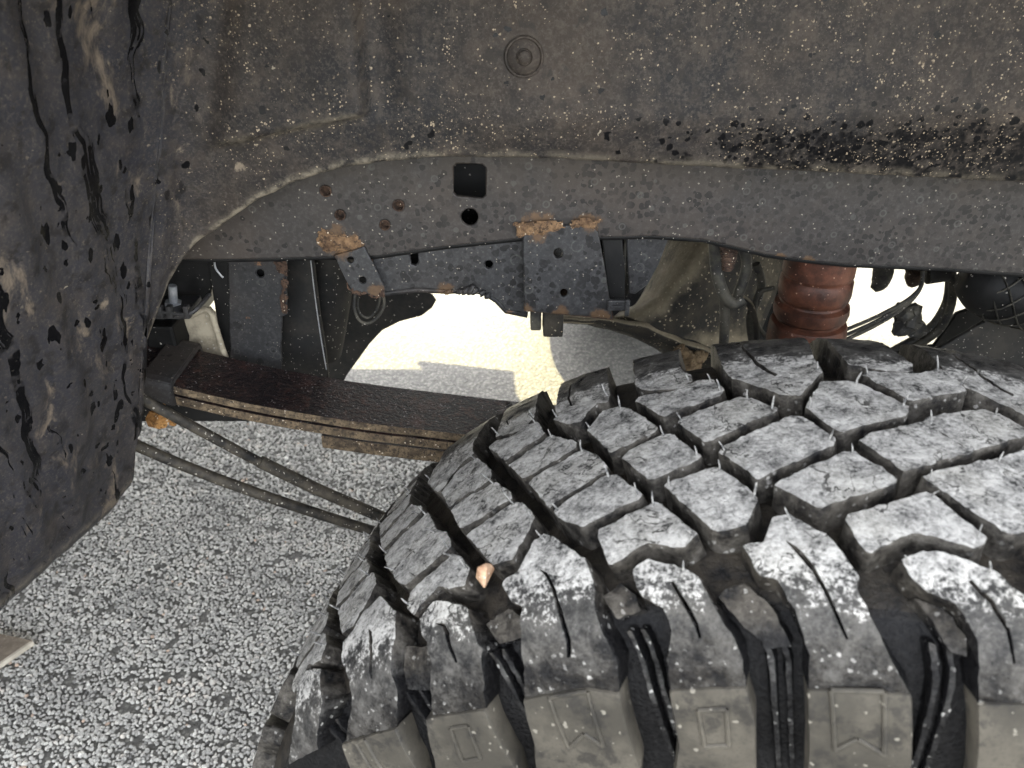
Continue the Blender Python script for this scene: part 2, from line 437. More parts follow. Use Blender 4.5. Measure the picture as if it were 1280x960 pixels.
def mat_casting():
    m = M('dusty_lit_casting', .8)
    f = m.noise(22, 6, .7); g = m.noise(150, 4, .7)
    base = m.mix(m.step(f, .4, .66), (.009, .008, .006), (.040, .033, .022))
    up = m.math('ADD', m.xyz(m.nrm)[2], m.math('MULTIPLY', m.math('SUBTRACT', f, .5), .8))   # settled dust on upward faces, paled further to paint in bounced light
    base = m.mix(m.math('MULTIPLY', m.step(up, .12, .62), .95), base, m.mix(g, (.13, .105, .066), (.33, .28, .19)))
    base = m.mix(m.math('MULTIPLY', m.specks(320, .5, .2), .8), base, (.36, .30, .21))
    m.col(base); m.bump(m.math('ADD', f, m.math('MULTIPLY', g, .5)), .6, .003); return m.m
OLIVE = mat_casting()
RODM = mat_simple('dusty_rod_steel', (.009, .0085, .008), (.075, .064, .048), 45, .65, .35, .2)
BODY = mat_simple('dark_body_paint', (.012, .012, .014), (.020, .020, .022), 8, .3, .05, .02)
# ------------------------------------------------------------------ ground
def grid_mesh(name, x0, x1, y0, y1, z, mat):
    return mesh(name, [(x0, y0, z), (x1, y0, z), (x1, y1, z), (x0, y1, z)], [(0, 1, 2, 3)], mat)
ground = tag(grid_mesh('ground', -150, 150, -150, 150, 0, mat_ground()), 'pale grey chip seal road surface under the truck', 'ground', kind='structure')

def gravel():
    """loose rolled-in stone chips where the camera is near enough to tell them apart"""
    bm0 = bmesh.new(); bmesh.ops.create_icosphere(bm0, subdivisions=1, radius=1)
    bv = [v.co.copy() for v in bm0.verts]; bf = [[v.index for v in f.verts] for f in bm0.faces]; bm0.free()
    protos = []
    for k in range(14):
        r = random.Random(k)
        sc = Vector((r.uniform(.75, 1.25), r.uniform(.7, 1.1), r.uniform(.45, .75)))
        q = Matrix.Rotation(r.uniform(0, 6.3), 3, Vector((r.uniform(-1, 1), r.uniform(-1, 1), r.uniform(-.3, .3))).normalized())
        protos.append([q @ Vector([c*(1+r.uniform(-.22, .22))*sc[i] for i, c in enumerate(v)]) for v in bv])
    vs, fs, tone = [], [], []
    r = random.Random(4)
    step = .0064
    y = .55
    while y < 1.72:
        xl = -.70*y-.42; xr = -.12
        st = step*(1 if y < 1.35 else 1.25)
        x = xl
        while x < xr:
            px = x+r.uniform(-.45, .45)*st; py = y+r.uniform(-.45, .45)*st
            x += st
            n1 = .8*noise.noise(Vector((px*22, py*34, 0))) + .75*noise.noise(Vector((px*60, py*85, 4)))
            if n1 < -.42: continue
            rad = st*r.uniform(.46, .76)
            if r.random() < .02: rad *= 1.35
            pr = protos[r.randrange(14)]; a = r.uniform(0, 6.28); ca, sa = math.cos(a), math.sin(a)
            zz = r.uniform(-.1, .2)*rad + .0016*n1
            b = len(vs)
            for v in pr:
                vs.append((px+(v.x*ca-v.y*sa)*rad, py+(v.x*sa+v.y*ca)*rad, zz+v.z*rad))
            fs += [[b+i for i in f] for f in bf]
            t = min(1, max(0, r.gauss(.58, .17)+.15*n1+.22*noise.noise(Vector((px*7, py*9, 2)))))
            if r.random() < .005: t = 1.0
            elif t > .94: t = .94
            tone.append(t)
        y += st*.92
    o = mesh('gravel', vs, fs, mat_stone())
    at = o.data.attributes.new('tone', 'FLOAT', 'FACE')
    nf = len(bf); vals = []
    for t in tone: vals += [t]*nf
    at.data.foreach_set('value', vals)
    return tag(o, 'grey and white stone chips of the road surface below the truck', 'gravel', kind='stuff')
gravel()

# ------------------------------------------------------------------ the truck
truck = bpy.data.objects.new('pickup_truck', None); COL.objects.link(truck)
truck.location = (-1.0, 1.35, 0)
tag(truck, 'dirty black pickup truck seen through its wheel arch, rusty frame and leaf spring', 'pickup truck')

# ---- wheel arch liner
CORN_Y = .585
def Xw(z): return -.306 + .31*(z-.80)
def sm(v, a, b):
    t = min(1, max(0, (v-a)/(b-a))); return t*t*(3-2*t)
LIP_PX = [(185, 390), (200, 352), (215, 333), (236, 309), (260, 290), (295, 264), (330, 241), (365, 224), (400, 212), (430, 204), (480, 197), (560, 192),
          (640, 193), (700, 195), (860, 205), (1050, 215), (1280, 228), (1600, 250), (2600, 330)]
S_E = -.020
lipk = [(S_E+.0012, .806)]
for a, b in LIP_PX:
    yy = CORN_Y + (.012 if a > 240 else (-.010 if a < 195 else 0))
    q = P(a, b, yy)
    lipk.append((q.x-Xw(q.z), q.z))
lipk = [lipk[0]] + [k for k in lipk[1:] if k[0] > S_E+.002]
def zlip(s):
    if s <= S_E:                                  # the flap, with its clipped inner corner
        d = S_E-s
        return .659 - .002*sm(d, .05, .3) + .012*(1-sm(d, 0, .022))
    for (a, za), (b, zb) in zip(lipk, lipk[1:]):
        if s <= b: return za+(zb-za)*(s-a)/max(b-a, 1e-6)
    return lipk[-1][1]
def plan(s, z):
    f = .034+.25*max(0, z-.91); X0 = Xw(z)
    wall = lambda q: Vector((X0+.29*q, CORN_Y+q)); back = lambda q: Vector((X0+q, CORN_Y))
    if s <= -f: return wall(s)
    if s >= f: return back(s)
    t = (s+f)/(2*f)
    return wall(-f)*(1-t)**2 + Vector((X0, CORN_Y))*2*t*(1-t) + back(f)*t*t
def liner():
    ss = []
    s = -.42
    while s < -.16: ss.append(s); s += .012
    while s < S_E-.002: ss.append(s); s += .0035
    ss += [S_E-.0015, S_E, S_E+.0012]
    s = S_E+.004
    while s < .62: ss.append(s); s += .0035 if s < .16 else .0055
    while s < 1.5: ss.append(s); s += .03
    NR = 96; ZT = 1.30
    vs, fs, fl, bd, lp = [], [], [], [], []
    for s in ss:
        zl = zlip(s)
        col = []
        for j in range(NR+1):
            z = zl+(ZT-zl)*(j/NR)**1.12
            q = plan(s, z); X, Y = q
            fw = 1-sm(s, -.05, .055)                # flap
            if s > -.005:
                line = .966+(X+.237)*.20
                pan = sm(z, line-.0015, line+.0025)*(1-sm(X, -.1085, -.1035))*sm(s, .012, .05)
                Y -= .014*pan
                # step next to the panel edge is scooped a little
                Y += .004*math.exp(-((X+.092)/.012)**2)*sm(z, .985, 1.0)
                zb = .990+.006*sm(X, .1, .4)
                d = max(0, zb-z); g = sm(X, -.16, -.02)
                Y += g*(.34*d*d/(d+.008)) + (1-g)*.30*max(0, line-z)*.35
            # low ripples of moulded plastic and caked dirt
            n = noise.noise(Vector((X*9+Y*9, 3.1, z*7)))*.0035 + noise.noise(Vector((X*30+Y*30, 8, z*26)))*.0011
            if fw > .01:
                n += fw*(.006*noise.noise(Vector(((X+Y)*34, 1, z*6)))+.0022*noise.noise(Vector((Y*75, X*75, z*70))))
            nx, ny = (1, 0) if s < -.02 else ((.7, -.7) if s < .02 else (0, -1))
            damp = sm(z-zl, 0, .02)
            X += nx*n*damp; Y += ny*n*damp
            wob = .0012*noise.noise(Vector((s*70, 0, 5)))*(1-damp)
            col.append((X, Y, z+wob))
            fl.append(fw); bd.append(1.0*sm(X, .04, .20)*(1-sm(z, .968+.02*sm(X, .2, .5), 1.004))); 
            near = 1-sm(z-zl, .0, .007)
            ledge = math.exp(-((z-(.966+(X+.237)*.20)-.001)/.0030)**2)*(1-sm(X, -.112, -.104))*sm(s, .02, .06) if s > 0 else 0
            lp.append(max(near*(.85-.50*sm(X, -.12, .05))*(1-.55*fw), .6*ledge))
        lpw = 1-.55*sm(col[0][0], -.12, .05)
        a = col[0]
        ix, iy = (-1, .1) if s < S_E-.001 else ((-.4, .9) if s < .03 else (0, 1))
        ext = []
        for k, (w, dz) in enumerate(((.0015, -.004), (.0045, -.0085), (.012, -.0095)) if s < S_E-.001 else ((.0022, -.0016), (.006, -.0022), (.013, -.0018))):
            ext.append((a[0]+ix*w, a[1]+iy*w, a[2]+dz))
        vs += ext[::-1]+col
        fl[-(NR+1):-(NR+1)] = [fl[-1]]*3; bd[-(NR+1):-(NR+1)] = [0]*3
        lp[-(NR+1):-(NR+1)] = [.3*lpw, .6*lpw, .9*lpw] if s > S_E else [0, 0, .1]
    C = NR+4
    for i in range(len(ss)-1):
        for j in range(C-1):
            fs.append((i*C+j, (i+1)*C+j, (i+1)*C+j+1, i*C+j+1))
    o = mesh('wheel_arch_liner', vs, fs, LINER, truck, True)
    for nm, v in (('flap', fl), ('band', bd), ('lip', lp)):
        o.data.attributes.new(nm, 'FLOAT', 'POINT').data.foreach_set('value', v)
    md = o.modifiers.new('thickness', 'SOLIDIFY'); md.thickness = .003; md.offset = -1
    return o
LN = liner()
tag(LN, 'black plastic arch liner spattered with pale grit and streaked with water')

def lathe_y(name, prof, c, mat, parent, seg=40, ax=None):
    """turned part about an axis (default towards the camera, -Y); prof is (radius, height)"""
    ax = Vector(ax or (0, -1, 0)).normalized(); a = ax.orthogonal().normalized(); b = ax.cross(a)
    vs, fs = [], []
    for r, h in prof:
        for k in range(seg):
            t = 2*math.pi*k/seg
            vs.append(Vector(c)+ax*h+(a*math.cos(t)+b*math.sin(t))*r)
    for i in range(len(prof)-1):
        for k in range(seg):
            fs.append((i*seg+k, i*seg+(k+1) % seg, (i+1)*seg+(k+1) % seg, (i+1)*seg+k))
    if prof[-1][0] < 1e-3*1.01: pass
    fs.append(tuple(range((len(prof)-1)*seg, len(prof)*seg)))
    return mesh(name, vs, fs, mat, parent, .6)

def add_attr0(o):
    for nm in ('flap', 'band', 'lip'):
        o.data.attributes.new(nm, 'FLOAT', 'POINT')
c = P(655, 71, CORN_Y-.0005)
o = lathe_y('push_rivet', [(.0142, -.003), (.0142, .0012), (.0134, .0022), (.0124, .0022), (.0118, .0008), (.0112, .0014), (.0060, .0024), (.0052, .0012), (.0046, .0014), (.0042, .0036), (.0030, .0044), (.0008, .0046)], c, LINER, LN)
add_attr0(o)
c = P(183, 181, .548)

# ---- frame rail
FY = .655
def fr(x, y): return (x, y)
rail_low = [(120, 325), (230, 325), (330, 324), (400, 322), (470, 320.5), (560, 308), (655, 298), (750, 297), (815, 295.5), (880, 300), (960, 319), (1010, 326), (1060, 331), (1180, 336), (1280, 343), (1600, 362)]
rail_top = [(1600, 120), (1000, 90), (120, 90)]
sq = [(567, 209), (571, 205), (603, 206), (607, 210), (607, 244), (603, 248), (571, 245), (567, 241)]
holes = [xz(sq, FY), circ_px(587, 271.5, 10.5, FY), circ_px(407, 239, 6.6, FY), circ_px(425, 269, 6.2, FY), circ_px(498, 257, 6.8, FY), circ_px(481, 281.5, 6.2, FY)]
rail = plate('frame_rail', rail_low+rail_top, FY, .005, STEEL, truck, holes, .0014)
tag(rail, 'black steel frame rail covered with dried water spots')
# inner box of the rail: bottom flange following the lower edge, inner web
low3 = [P(x, y, FY+.0055) for x, y in rail_low]
vs, fs = [], []
for p in low3:
    vs += [p+Vector((0, 0, .0015)), p+Vector((0, .075, .0035)), p+Vector((0, .075, .16))]
for i in range(len(low3)-1):
    a, b = i*3, (i+1)*3
    fs += [(a, b, b+1, a+1), (a+1, b+1, b+2, a+2)]
o = mesh('rail_flange', vs, fs, DARK, rail, .5); md = o.modifiers.new('t', 'SOLIDIFY'); md.thickness = .004
for (x, y, r) in ((407, 239, 6.6), (425, 269, 6.2), (498, 257, 6.8), (481, 281.5, 6.2)):
    c = P(x, y, FY); k = .655/1.0/960*1.0
    r3 = r*c.y/960*.99
    lathe_y('threaded_insert', [(r3*1.0, -.007), (r3*.80, -.007), (r3*.80, .0002), (r3*1.0, .0009), (r3*1.14, .0009), (r3*1.2, -.0008)][::-1] if False else
            [(r3*1.16, -.0006), (r3*1.12, .0008), (r3*.98, .0010), (r3*.86, -.0004), (r3*.84, -.008), (r3*.1, -.0085)], c, [RUSTDK], rail, 20)

# lower gusset and its box
gus = [(468, 312), (560, 302), (660, 292), (660, 392), (632, 388), (622, 376), (606, 366), (588, 362), (560, 363), (520, 361), (476, 366), (462, 345)]
g1 = plate('gusset_plate', gus, FY+.009, .005, STEEL2, truck, [circ_px(611, 331, 5, FY+.009), xz([(512, 318), (522, 317), (523, 328), (520, 332), (514, 331)], FY+.009)], .0014, .0006)
box('gusset_flange', P(470, 366, FY+.012)+Vector((0, 0, -.002)), P(640, 362, FY+.065)+Vector((0, 0, .004)), STEELR, g1) if False else None
fl = [(462, 367), (476, 366), (520, 361), (560, 363), (588, 361), (606, 365), (622, 375), (634, 388), (660, 393)]
vs, fs = [], []
for x, y in fl:
    p = P(x, y, FY+.010); vs += [p, p+Vector((0, .045, .004))]
for i in range(len(fl)-1): fs.append((2*i, 2*i+2, 2*i+3, 2*i+1))
o = mesh('gusset_flange', vs, fs, STEELR, g1, .6); md = o.modifiers.new('t', 'SOLIDIFY'); md.thickness = .004
plate('gusset_hole_backing', [(470, 300), (640, 290), (650, 385), (622, 372), (590, 358), (476, 361)], FY+.045, .004, DARK, g1)  # dark plate added behind the gusset so its holes look dark
# mud cakes along the gusset edge
bm = bmesh.new()
for x, y, r in ((575, 364, .003), (588, 362, .0045), (594, 363, .004), (602, 366, .0035), (610, 370, .003), (582, 363, .0032), (560, 365, .0022)):
    q = bmesh.ops.create_icosphere(bm, subdivisions=3, radius=r, matrix=Matrix.Translation(P(x, y, FY+.008)))
    for v in q['verts']: v.co += Vector((1, .4, .7))*noise.noise(v.co*300)*r*1.2
bm_obj('mud_cake', bm, STEELR, g1, True)

br = [(653, 286), (700, 282), (740, 281), (748, 290), (758, 345), (764, 388), (766, 399), (720, 395), (655, 389)]
b1 = plate('spring_hanger_bracket', br, FY-.006, .005, STEEL2, truck, [circ_px(697.5, 317, 5.5, FY-.006, 14, 6), circ_px(705, 366.5, 4.8, FY-.006)], .0014, .0005)
tag(b1, 'steel bracket with a rusty weld along its top edge')
p = P(655, 389, FY-.006)
vs, fs = [], []
for x, y in ((655, 389), (690, 392), (720, 395), (766, 400)):
    p = P(x, y, FY-.0055); vs += [p, p+Vector((0, .060, .002))]
for i in range(3): fs.append((2*i, 2*i+2, 2*i+3, 2*i+1))
o = mesh('bracket_flange', vs, fs, RUSTDK, b1); md = o.modifiers.new('t', 'SOLIDIFY'); md.thickness = .004; md.offset = 1
def weld(name, loop, Y, mat, parent, h=.003, seed=0):
    """a lumpy, scaly run of rust standing on a plate"""
    pts = [P(x, y, Y) for x, y in loop]
    x0 = min(p.x for p in pts); x1 = max(p.x for p in pts); z0 = min(p.z for p in pts); z1 = max(p.z for p in pts)
    nx, nz = int((x1-x0)/.0011)+2, int((z1-z0)/.0011)+2
    def inside(x, z):
        d = 9; ins = False; n = len(pts)
        for i in range(n):
            a, b = pts[i], pts[(i+1) % n]
            if (a.z > z) != (b.z > z) and x < a.x+(z-a.z)*(b.x-a.x)/(b.z-a.z): ins = not ins
            e = Vector((b.x-a.x, b.z-a.z)); q = Vector((x-a.x, z-a.z)); t = max(0, min(1, q.dot(e)/max(e.length_squared, 1e-9)))
            d = min(d, (q-e*t).length)
        return d if ins else -d
    vs, fs, keep = [], [], {}
    for j in range(nz):
        for i in range(nx):
            x = x0+i*.0011; z = z0+j*.0011
            d = inside(x, z)+.0035*noise.noise(Vector((x*130, z*130, seed)))+.0022*noise.noise(Vector((x*420, z*420, seed)))
            if d < -.0005: continue
            keep[(i, j)] = len(vs)
            hh = min(1, max(0, d)/.004)
            vs.append((x, Y-hh*h*(.45+.55*noise.noise(Vector((x*300, z*300, 3)))) + (.0006 if d < 0 else 0), z))
    for (i, j), k in keep.items():
        q = [(i, j), (i+1, j), (i+1, j+1), (i, j+1)]
        if all(a in keep for a in q): fs.append([keep[a] for a in q])
    return mesh(name, vs, fs, mat, parent, True)
weld('weld_bead', [(641, 281), (665, 276), (704, 276), (706, 284), (692, 289), (668, 296), (648, 297)], FY-.0066, RUST, b1, .003, 1)
weld('weld_bead', [(712, 276), (735, 272), (752, 274), (748, 280), (740, 286), (713, 285)], FY-.0066, RUST, b1, .003, 2)
weld('weld_bead', [(395, 290), (404, 286), (420, 294), (448, 295), (456, 304), (450, 314), (430, 317), (404, 314), (396, 303)], FY-.0008, RUST, rail, .003, 3)

# thin hanging bracket with two holes
hb = [(417, 319), (455, 309), (462, 322), (474, 345), (481, 359), (478, 369), (470, 371), (455, 366), (440, 363), (433, 352)]
b2 = plate('hose_bracket', hb, FY-.004, .003, STEEL2, truck, [circ_px(438, 325, 4.2, FY-.004), circ_px(453, 350.5, 4.6, FY-.004)], .0008, .0005)
weld('weld_bead', [(433, 352), (440, 362), (456, 366), (470, 372), (480, 362), (481, 369), (470, 374), (452, 369), (436, 365)], FY-.0046, RUSTDK, b2, .002, 5)
tube('wire_loop', [P(x, y, .69) for x, y in ((444, 366), (443, 385), (449, 400), (460, 404), (472, 396), (480, 382), (479, 368))], .0016, HOSE, truck, 8)
tube('wire_loop', [P(x, y, .70) for x, y in ((448, 366), (447, 384), (452, 394), (461, 397), (470, 388), (475, 374), (474, 366))], .0013, HOSE, truck, 8)
tube('coil_stud', [P(467, 322, .668), P(466, 340, .668)], .0035, RUSTDK, truck, 10, 10, (.0022, .0006))

# slotted box right of the bracket, with its clip
plate('bracket_web', [(752, 292), (777, 290), (782, 345), (781, 385), (765, 398), (757, 345)], FY+.014, .004, DARK, truck)
plate('dark_gusset', [(783, 288), (838, 292), (824, 330), (810, 356), (794, 368), (786, 367)], FY+.03, .004, STEEL2, truck)
plate('dark_gusset', [(765, 285), (800, 288), (792, 350), (784, 372), (770, 372)], FY+.05, .004, DARK, truck)
bm = bmesh.new()
for x, y0, y1 in ((779, 290, 368), (784, 290, 366)):
    tube_bm(bm, [P(x+4, y0, FY+.036), P(x, y1, FY+.036)], .0018, 8, 1)
bm_obj('cable_pair', bm, HOSE, truck, True)
bm = bmesh.new()
for x, y in ((775, 376),):
    a = P(758, 386, FY-.004); b = P(787, 373, FY-.004)
    box_bm(bm, (a.x, FY-.009, a.z), (b.x, FY-.004, b.z), .0012)
    box_bm(bm, (b.x-.0045, FY-.0125, a.z-.004), (b.x-.0005, FY-.009, b.z+.002), .001)
    box_bm(bm, (a.x+.004, FY-.0115, (a.z+b.z)/2-.001), (b.x-.006, FY-.009, (a.z+b.z)/2+.001), .0005)
bm_obj('spring_clip', bm, STEEL2, truck)
# stubs under the gusset
a = P(663, 393, FY+.03); b = P(676, 408, FY+.03); box('rubber_stop', (a.x, FY+.02, b.z), (b.x, FY+.045, a.z+.01), HOSE, truck, .002)
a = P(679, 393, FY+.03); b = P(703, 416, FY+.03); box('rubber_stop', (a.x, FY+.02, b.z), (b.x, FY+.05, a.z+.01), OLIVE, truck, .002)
a = P(606, 365, FY+.03); b = P(628, 374, FY+.03); box('rubber_stop', (a.x, FY+.03, b.z), (b.x, FY+.05, a.z+.01), HOSE, truck, .003)

# ---- hangers and panels left, under the rail
plate('body_mount_panel', [(205, 320), (262, 322), (266, 352), (262, 372), (248, 388), (226, 392), (196, 396), (190, 360)], .735, .004, DARK, truck)
hp = [(262, 318), (358, 318), (359, 395), (352, 398), (351, 470), (285, 470), (270, 400)]
o = plate('rail_hanger', [(284, 300), (358, 322), (358.5, 360), (359, 393), (352, 396), (351, 430), (352, 470), (288, 470)], .725, .004, STEELR, truck, [circ_px(325, 342, 5, .725)], .0012, .0012)
plate('hanger_hole_backing', [(270, 315), (352, 315), (350, 380), (280, 380)], .742, .003, DARK, truck)  # added dark sheet that keeps bright ground out of the hanger hole
plate('rail_hanger', [(258, 315), (290, 315), (295, 470), (283, 470), (272, 410)], .728, .003, DARK, truck)
weld('rust_scale', [(340, 326), (358, 327), (359, 392), (353, 392), (350, 372), (353, 345), (344, 332)], .7215, RUSTDK, o, .0015, 7)
plate('crossmember_web', [(352, 315), (391, 315), (394, 345), (400, 395), (407, 440), (411, 480), (350, 480)], .765, .006, DUSTBLK, truck, [], .001)
tube('edge_wire', [P(388, 322, .757), P(393, 365, .757), P(400, 415, .757), P(408, 462, .757)], .0007, ZINC, truck, 6)
tube('shock_tube', [P(412, 300, .84), P(405, 372, .84), P(398, 440, .84)], [.030, .032, .028], DUSTBLK, truck, 28)
tube('cable_loop', [P(268, 322, .72), P(269, 334, .72), P(275, 343, .72), P(279, 347, .72)], .001, ZINC, truck, 6)
# far skid plate: dark silhouette against the sunlit ground
plate('skid_plate', [(395, 400), (400, 350), (470, 345), (540, 369), (545, 376), (540, 385), (527, 395), (500, 402), (478, 413), (462, 430), (433, 470), (425, 486), (395, 486)], 1.02, .006, DUSTBLK, truck, [], .0016)
# body mount bolt, washer and U bracket
bm = bmesh.new()
c = P(217, 372, .70)
tube_bm(bm, [P(215.5, 357, .70), P(217, 380, .70)], .0042, 12, 1)
tube_bm(bm, [P(216.5, 377, .70), P(217, 384, .70)], .0085, 6, 1)
bm_obj('mount_bolt', bm, ZINC, truck, .5)
a = P(193, 393, .69); b = P(238, 384, .69)
bm = bmesh.new()
box_bm(bm, (a.x, .675, b.z-.006), (b.x, .72, b.z-.001), .001)
for x in (201, 213, 234):
    q = P(x, 384, .675); box_bm(bm, (q.x-.0025, .669, q.z-.010), (q.x+.0025, .676, q.z+.003), .0008)
tube_bm(bm, [P(195, 388, .672), P(215, 392, .672), P(237, 392, .672), P(250, 382, .68), P(262, 368, .70)], .0022, 8, 4)
bm_obj('mount_saddle', bm, STEEL2, truck, .6)
wb = plate('cream_bracket', [(225, 390), (238, 395), (252, 388), (262, 384), (269, 392), (272, 408), (278, 428), (286, 450), (260, 452), (232, 440), (236, 420)], .715, .004, WHITEB, truck, [], .0014)
tag(wb, 'pale dusty bracket behind the spring clamp')
tube('bracket_rib', [P(238, 395, .711), P(255, 387, .709), P(264, 392, .709), (P(270, 410, .709)), P(281, 445, .709)], .0032, WHITEB, wb, 10)
a = P(170, 400, .70); b = P(228, 425, .70)
box('shackle_block', (a.x-.05, .685, b.z-.01), (b.x, .75, a.z), DARK, truck, .003)

# ---- leaf spring
NEAR, FAR = .625, .700
spath = [(60, 446), (130, 465), (211, 483), (280, 499), (347, 512.5), (450, 529), (560, 542), (640, 551), (760, 560), (900, 566), (1100, 566)]
sp3 = [P(x, y, NEAR) for x, y in spath]; sp3 = catmull(sp3, 6)
ls = bpy.data.objects.new('leaf_spring', None); COL.objects.link(ls); ls.parent = truck; ls.location = -truck.location
tag(ls, 'leaf spring with wet black top and rusty tan edges')
def leaf(z_off, th, x0, x1, y0, y1, seed, taper=0):
    vs, fs, mi = [], [], []
    pts = [p for p in sp3 if x0 <= p.x <= x1]
    W = 5
    for i, p in enumerate(pts):
        n = .0007*noise.noise(Vector((p.x*60, seed, 0)))
        ring = []
        b = .0016
        for (yy, zz) in ((y0+n, -th+b), (y0+n, -b), (y0+b, 0), (y1-b, 0), (y1, -b), (y1, -th+b), (y1-b, -th), (y0+b, -th)):
            vs.append((p.x, yy, p.z+zz+z_off+.0005*noise.noise(Vector((p.x*45, zz*90, seed)))))
    R = len(pts)
    for i in range(R-1):
        for k in range(8):
            fs.append((i*8+k, (i+1)*8+k, (i+1)*8+(k+1) % 8, i*8+(k+1) % 8)); mi.append(0 if k == 2 else 1)
    fs.append(tuple(range(8))); mi.append(1); fs.append(tuple(range((R-1)*8, R*8))[::-1]); mi.append(1)
    me = bpy.data.meshes.new('leaf'); me.from_pydata(vs, [], fs); me.update()
    o = bpy.data.objects.new('leaf', me); COL.objects.link(o); o.parent = ls
    me.materials.append(SPRTOP); me.materials.append(SPRSIDE)
    me.polygons.foreach_set('material_index', mi)
    return o
leaf(0, .0085, -.60, .60, NEAR, FAR, 1)
xs = P(214, 492, NEAR).x
leaf(-.0100, .0095, -.60, .60, NEAR-.002, FAR-.001, 2)
leaf(-.0265, .0145, P(384, 545, NEAR).x, .30, NEAR+.004, FAR-.004, 3)
# spring clamp: a strap over the leaves with a bolt below
a = P(178, 466, NEAR-.004); b = P(212, 476, NEAR-.004)
def spring_z(x):
    for p, q in zip(sp3, sp3[1:]):
        if p.x <= x <= q.x: return p.z+(q.z-p.z)*(x-p.x)/(q.x-p.x)
    return sp3[0].z
bm = bmesh.new()
x0, x1 = a.x-.004, b.x
ring = []
for x in (x0, x1):
    z = spring_z(x)
    prof = [(NEAR-.006, z-.018), (NEAR-.006, z+.001), (NEAR-.003, z+.0055), (NEAR+.004, z+.0075), (FAR-.004, z+.0075), (FAR+.004, z+.0055), (FAR+.007, z-.020)]
    inner = [(NEAR-.0015, z-.018), (NEAR-.0015, z+.0005), (NEAR+.0005, z+.0025), (NEAR+.005, z+.0035), (FAR-.005, z+.0035), (FAR+.0005, z+.0025), (FAR+.003, z-.020)]
    ring.append([bm.verts.new((x, y, zz)) for y, zz in prof+inner[::-1]])
n = len(ring[0])
for k in range(n): bm.faces.new((ring[0][k], ring[0][(k+1) % n], ring[1][(k+1) % n], ring[1][k]))
bm.faces.new(ring[0]); bm.faces.new(ring[1][::-1])
bmesh.ops.bevel(bm, geom=list(bm.edges), offset=.0009, segments=2, affect='EDGES')
bm_obj('spring_clamp', bm, STEELR, ls)
bm = bmesh.new()
tube_bm(bm, [P(200, 520, .655), P(221, 524, .655)], .0045, 10, 1)
tube_bm(bm, [P(191, 522, .64), P(203, 527, .632)], .0085, 6, 1)
tube_bm(bm, [P(199, 508, .645), P(202, 530, .645)], .0065, 8, 1)
tube_bm(bm, [P(214, 523, .65), P(221, 524.5, .65)], .007, 6, 1)
for v in bm.verts: v.co += Vector((1, 1, 1))*noise.noise(v.co*300)*.0008
bm_obj('clamp_bolt', bm, mat_rust('orange_rust', (.28, .12, .03), (.50, .27, .09), .4), ls, .5)
# black hanger below the clamp
plate('hanger_strap', [(120, 480), (215, 490), (345, 520), (325, 527), (120, 527)], .705, .010, DARK, truck)

# ---- two rods
r1 = [P(100, 456, .585), P(175, 497, .59), P(250, 538, .60), P(325, 578, .61), P(400, 614, .62), P(478, 647, .63), P(600, 700, .64)]
rod = tube('steering_rod', r1, .0050, RODM, truck, 18, 8)
tube('rod_sleeve', [P(325, 577, .609), P(400, 613, .619), P(478, 646.5, .629), P(600, 700, .64)], .0063, RODM, rod, 18, 6)
tube('sway_bar', [P(90, 512, .60), P(172, 557, .605), P(260, 594, .61), P(340, 623, .615), P(400, 643, .62), P(470, 665, .63), P(600, 705, .64)], .0056, RODM, truck, 18, 8)

# ---- orange bump stop
c = P(1026, 322, .70); d = P(1003, 440, .70)
axv = (c-d).normalized(); Lb = (c-d).length
k = .70/.95/960
prof = [(.0005, 0), (.032, 0), (.0392, .004), (.0400, .018), (.0392, .030), (.0378, .0325), (.0335, .0345), (.0335, .0365), (.0368, .0390), (.0380, .0440), (.0372, .0500), (.0330, .0525), (.0322, .0545), (.0350, .0570), (.0362, .0620), (.0358, .0740), (.0338, .0765), (.0340, .0785), (.0352, .0800), (.0350, .105), (.020, .115)]
o = lathe_y('bump_stop', [(r*.96, h*Lb/.093) for r, h in prof], d, BUMPST, truck, 48, axv)
tag(o, 'rust orange ribbed bump stop below the frame rail')

# ---- dusty axle casting behind
def rows(*rs): return [[P(x, y, Y) for x, y, Y in r] for r in rs]
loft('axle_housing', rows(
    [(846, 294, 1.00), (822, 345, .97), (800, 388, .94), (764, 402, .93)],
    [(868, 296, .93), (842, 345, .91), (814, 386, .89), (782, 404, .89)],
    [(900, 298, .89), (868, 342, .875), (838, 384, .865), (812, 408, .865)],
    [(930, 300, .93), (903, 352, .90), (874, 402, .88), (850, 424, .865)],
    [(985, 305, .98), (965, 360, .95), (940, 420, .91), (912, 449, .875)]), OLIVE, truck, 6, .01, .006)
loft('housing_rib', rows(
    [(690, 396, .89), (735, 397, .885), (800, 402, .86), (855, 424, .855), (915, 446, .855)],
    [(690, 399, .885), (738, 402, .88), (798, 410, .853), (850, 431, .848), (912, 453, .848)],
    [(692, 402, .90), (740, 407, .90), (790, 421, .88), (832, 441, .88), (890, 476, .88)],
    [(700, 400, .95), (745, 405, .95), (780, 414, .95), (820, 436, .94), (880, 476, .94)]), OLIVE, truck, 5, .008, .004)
bm = bmesh.new()
for x, y, r in ((852, 440, .010), (862, 452, .013), (868, 466, .010), (845, 446, .008), (874, 446, .009)):
    q = bmesh.ops.create_icosphere(bm, subdivisions=3, radius=r, matrix=Matrix.Translation(P(x, y, .835)))
    for v in q['verts']: v.co += Vector((1, .6, .8))*noise.noise(v.co*120)*r*.8
bm_obj('caked_mud', bm, mat_rust('mud', (.12, .075, .035), (.26, .19, .11), .4), truck, True)

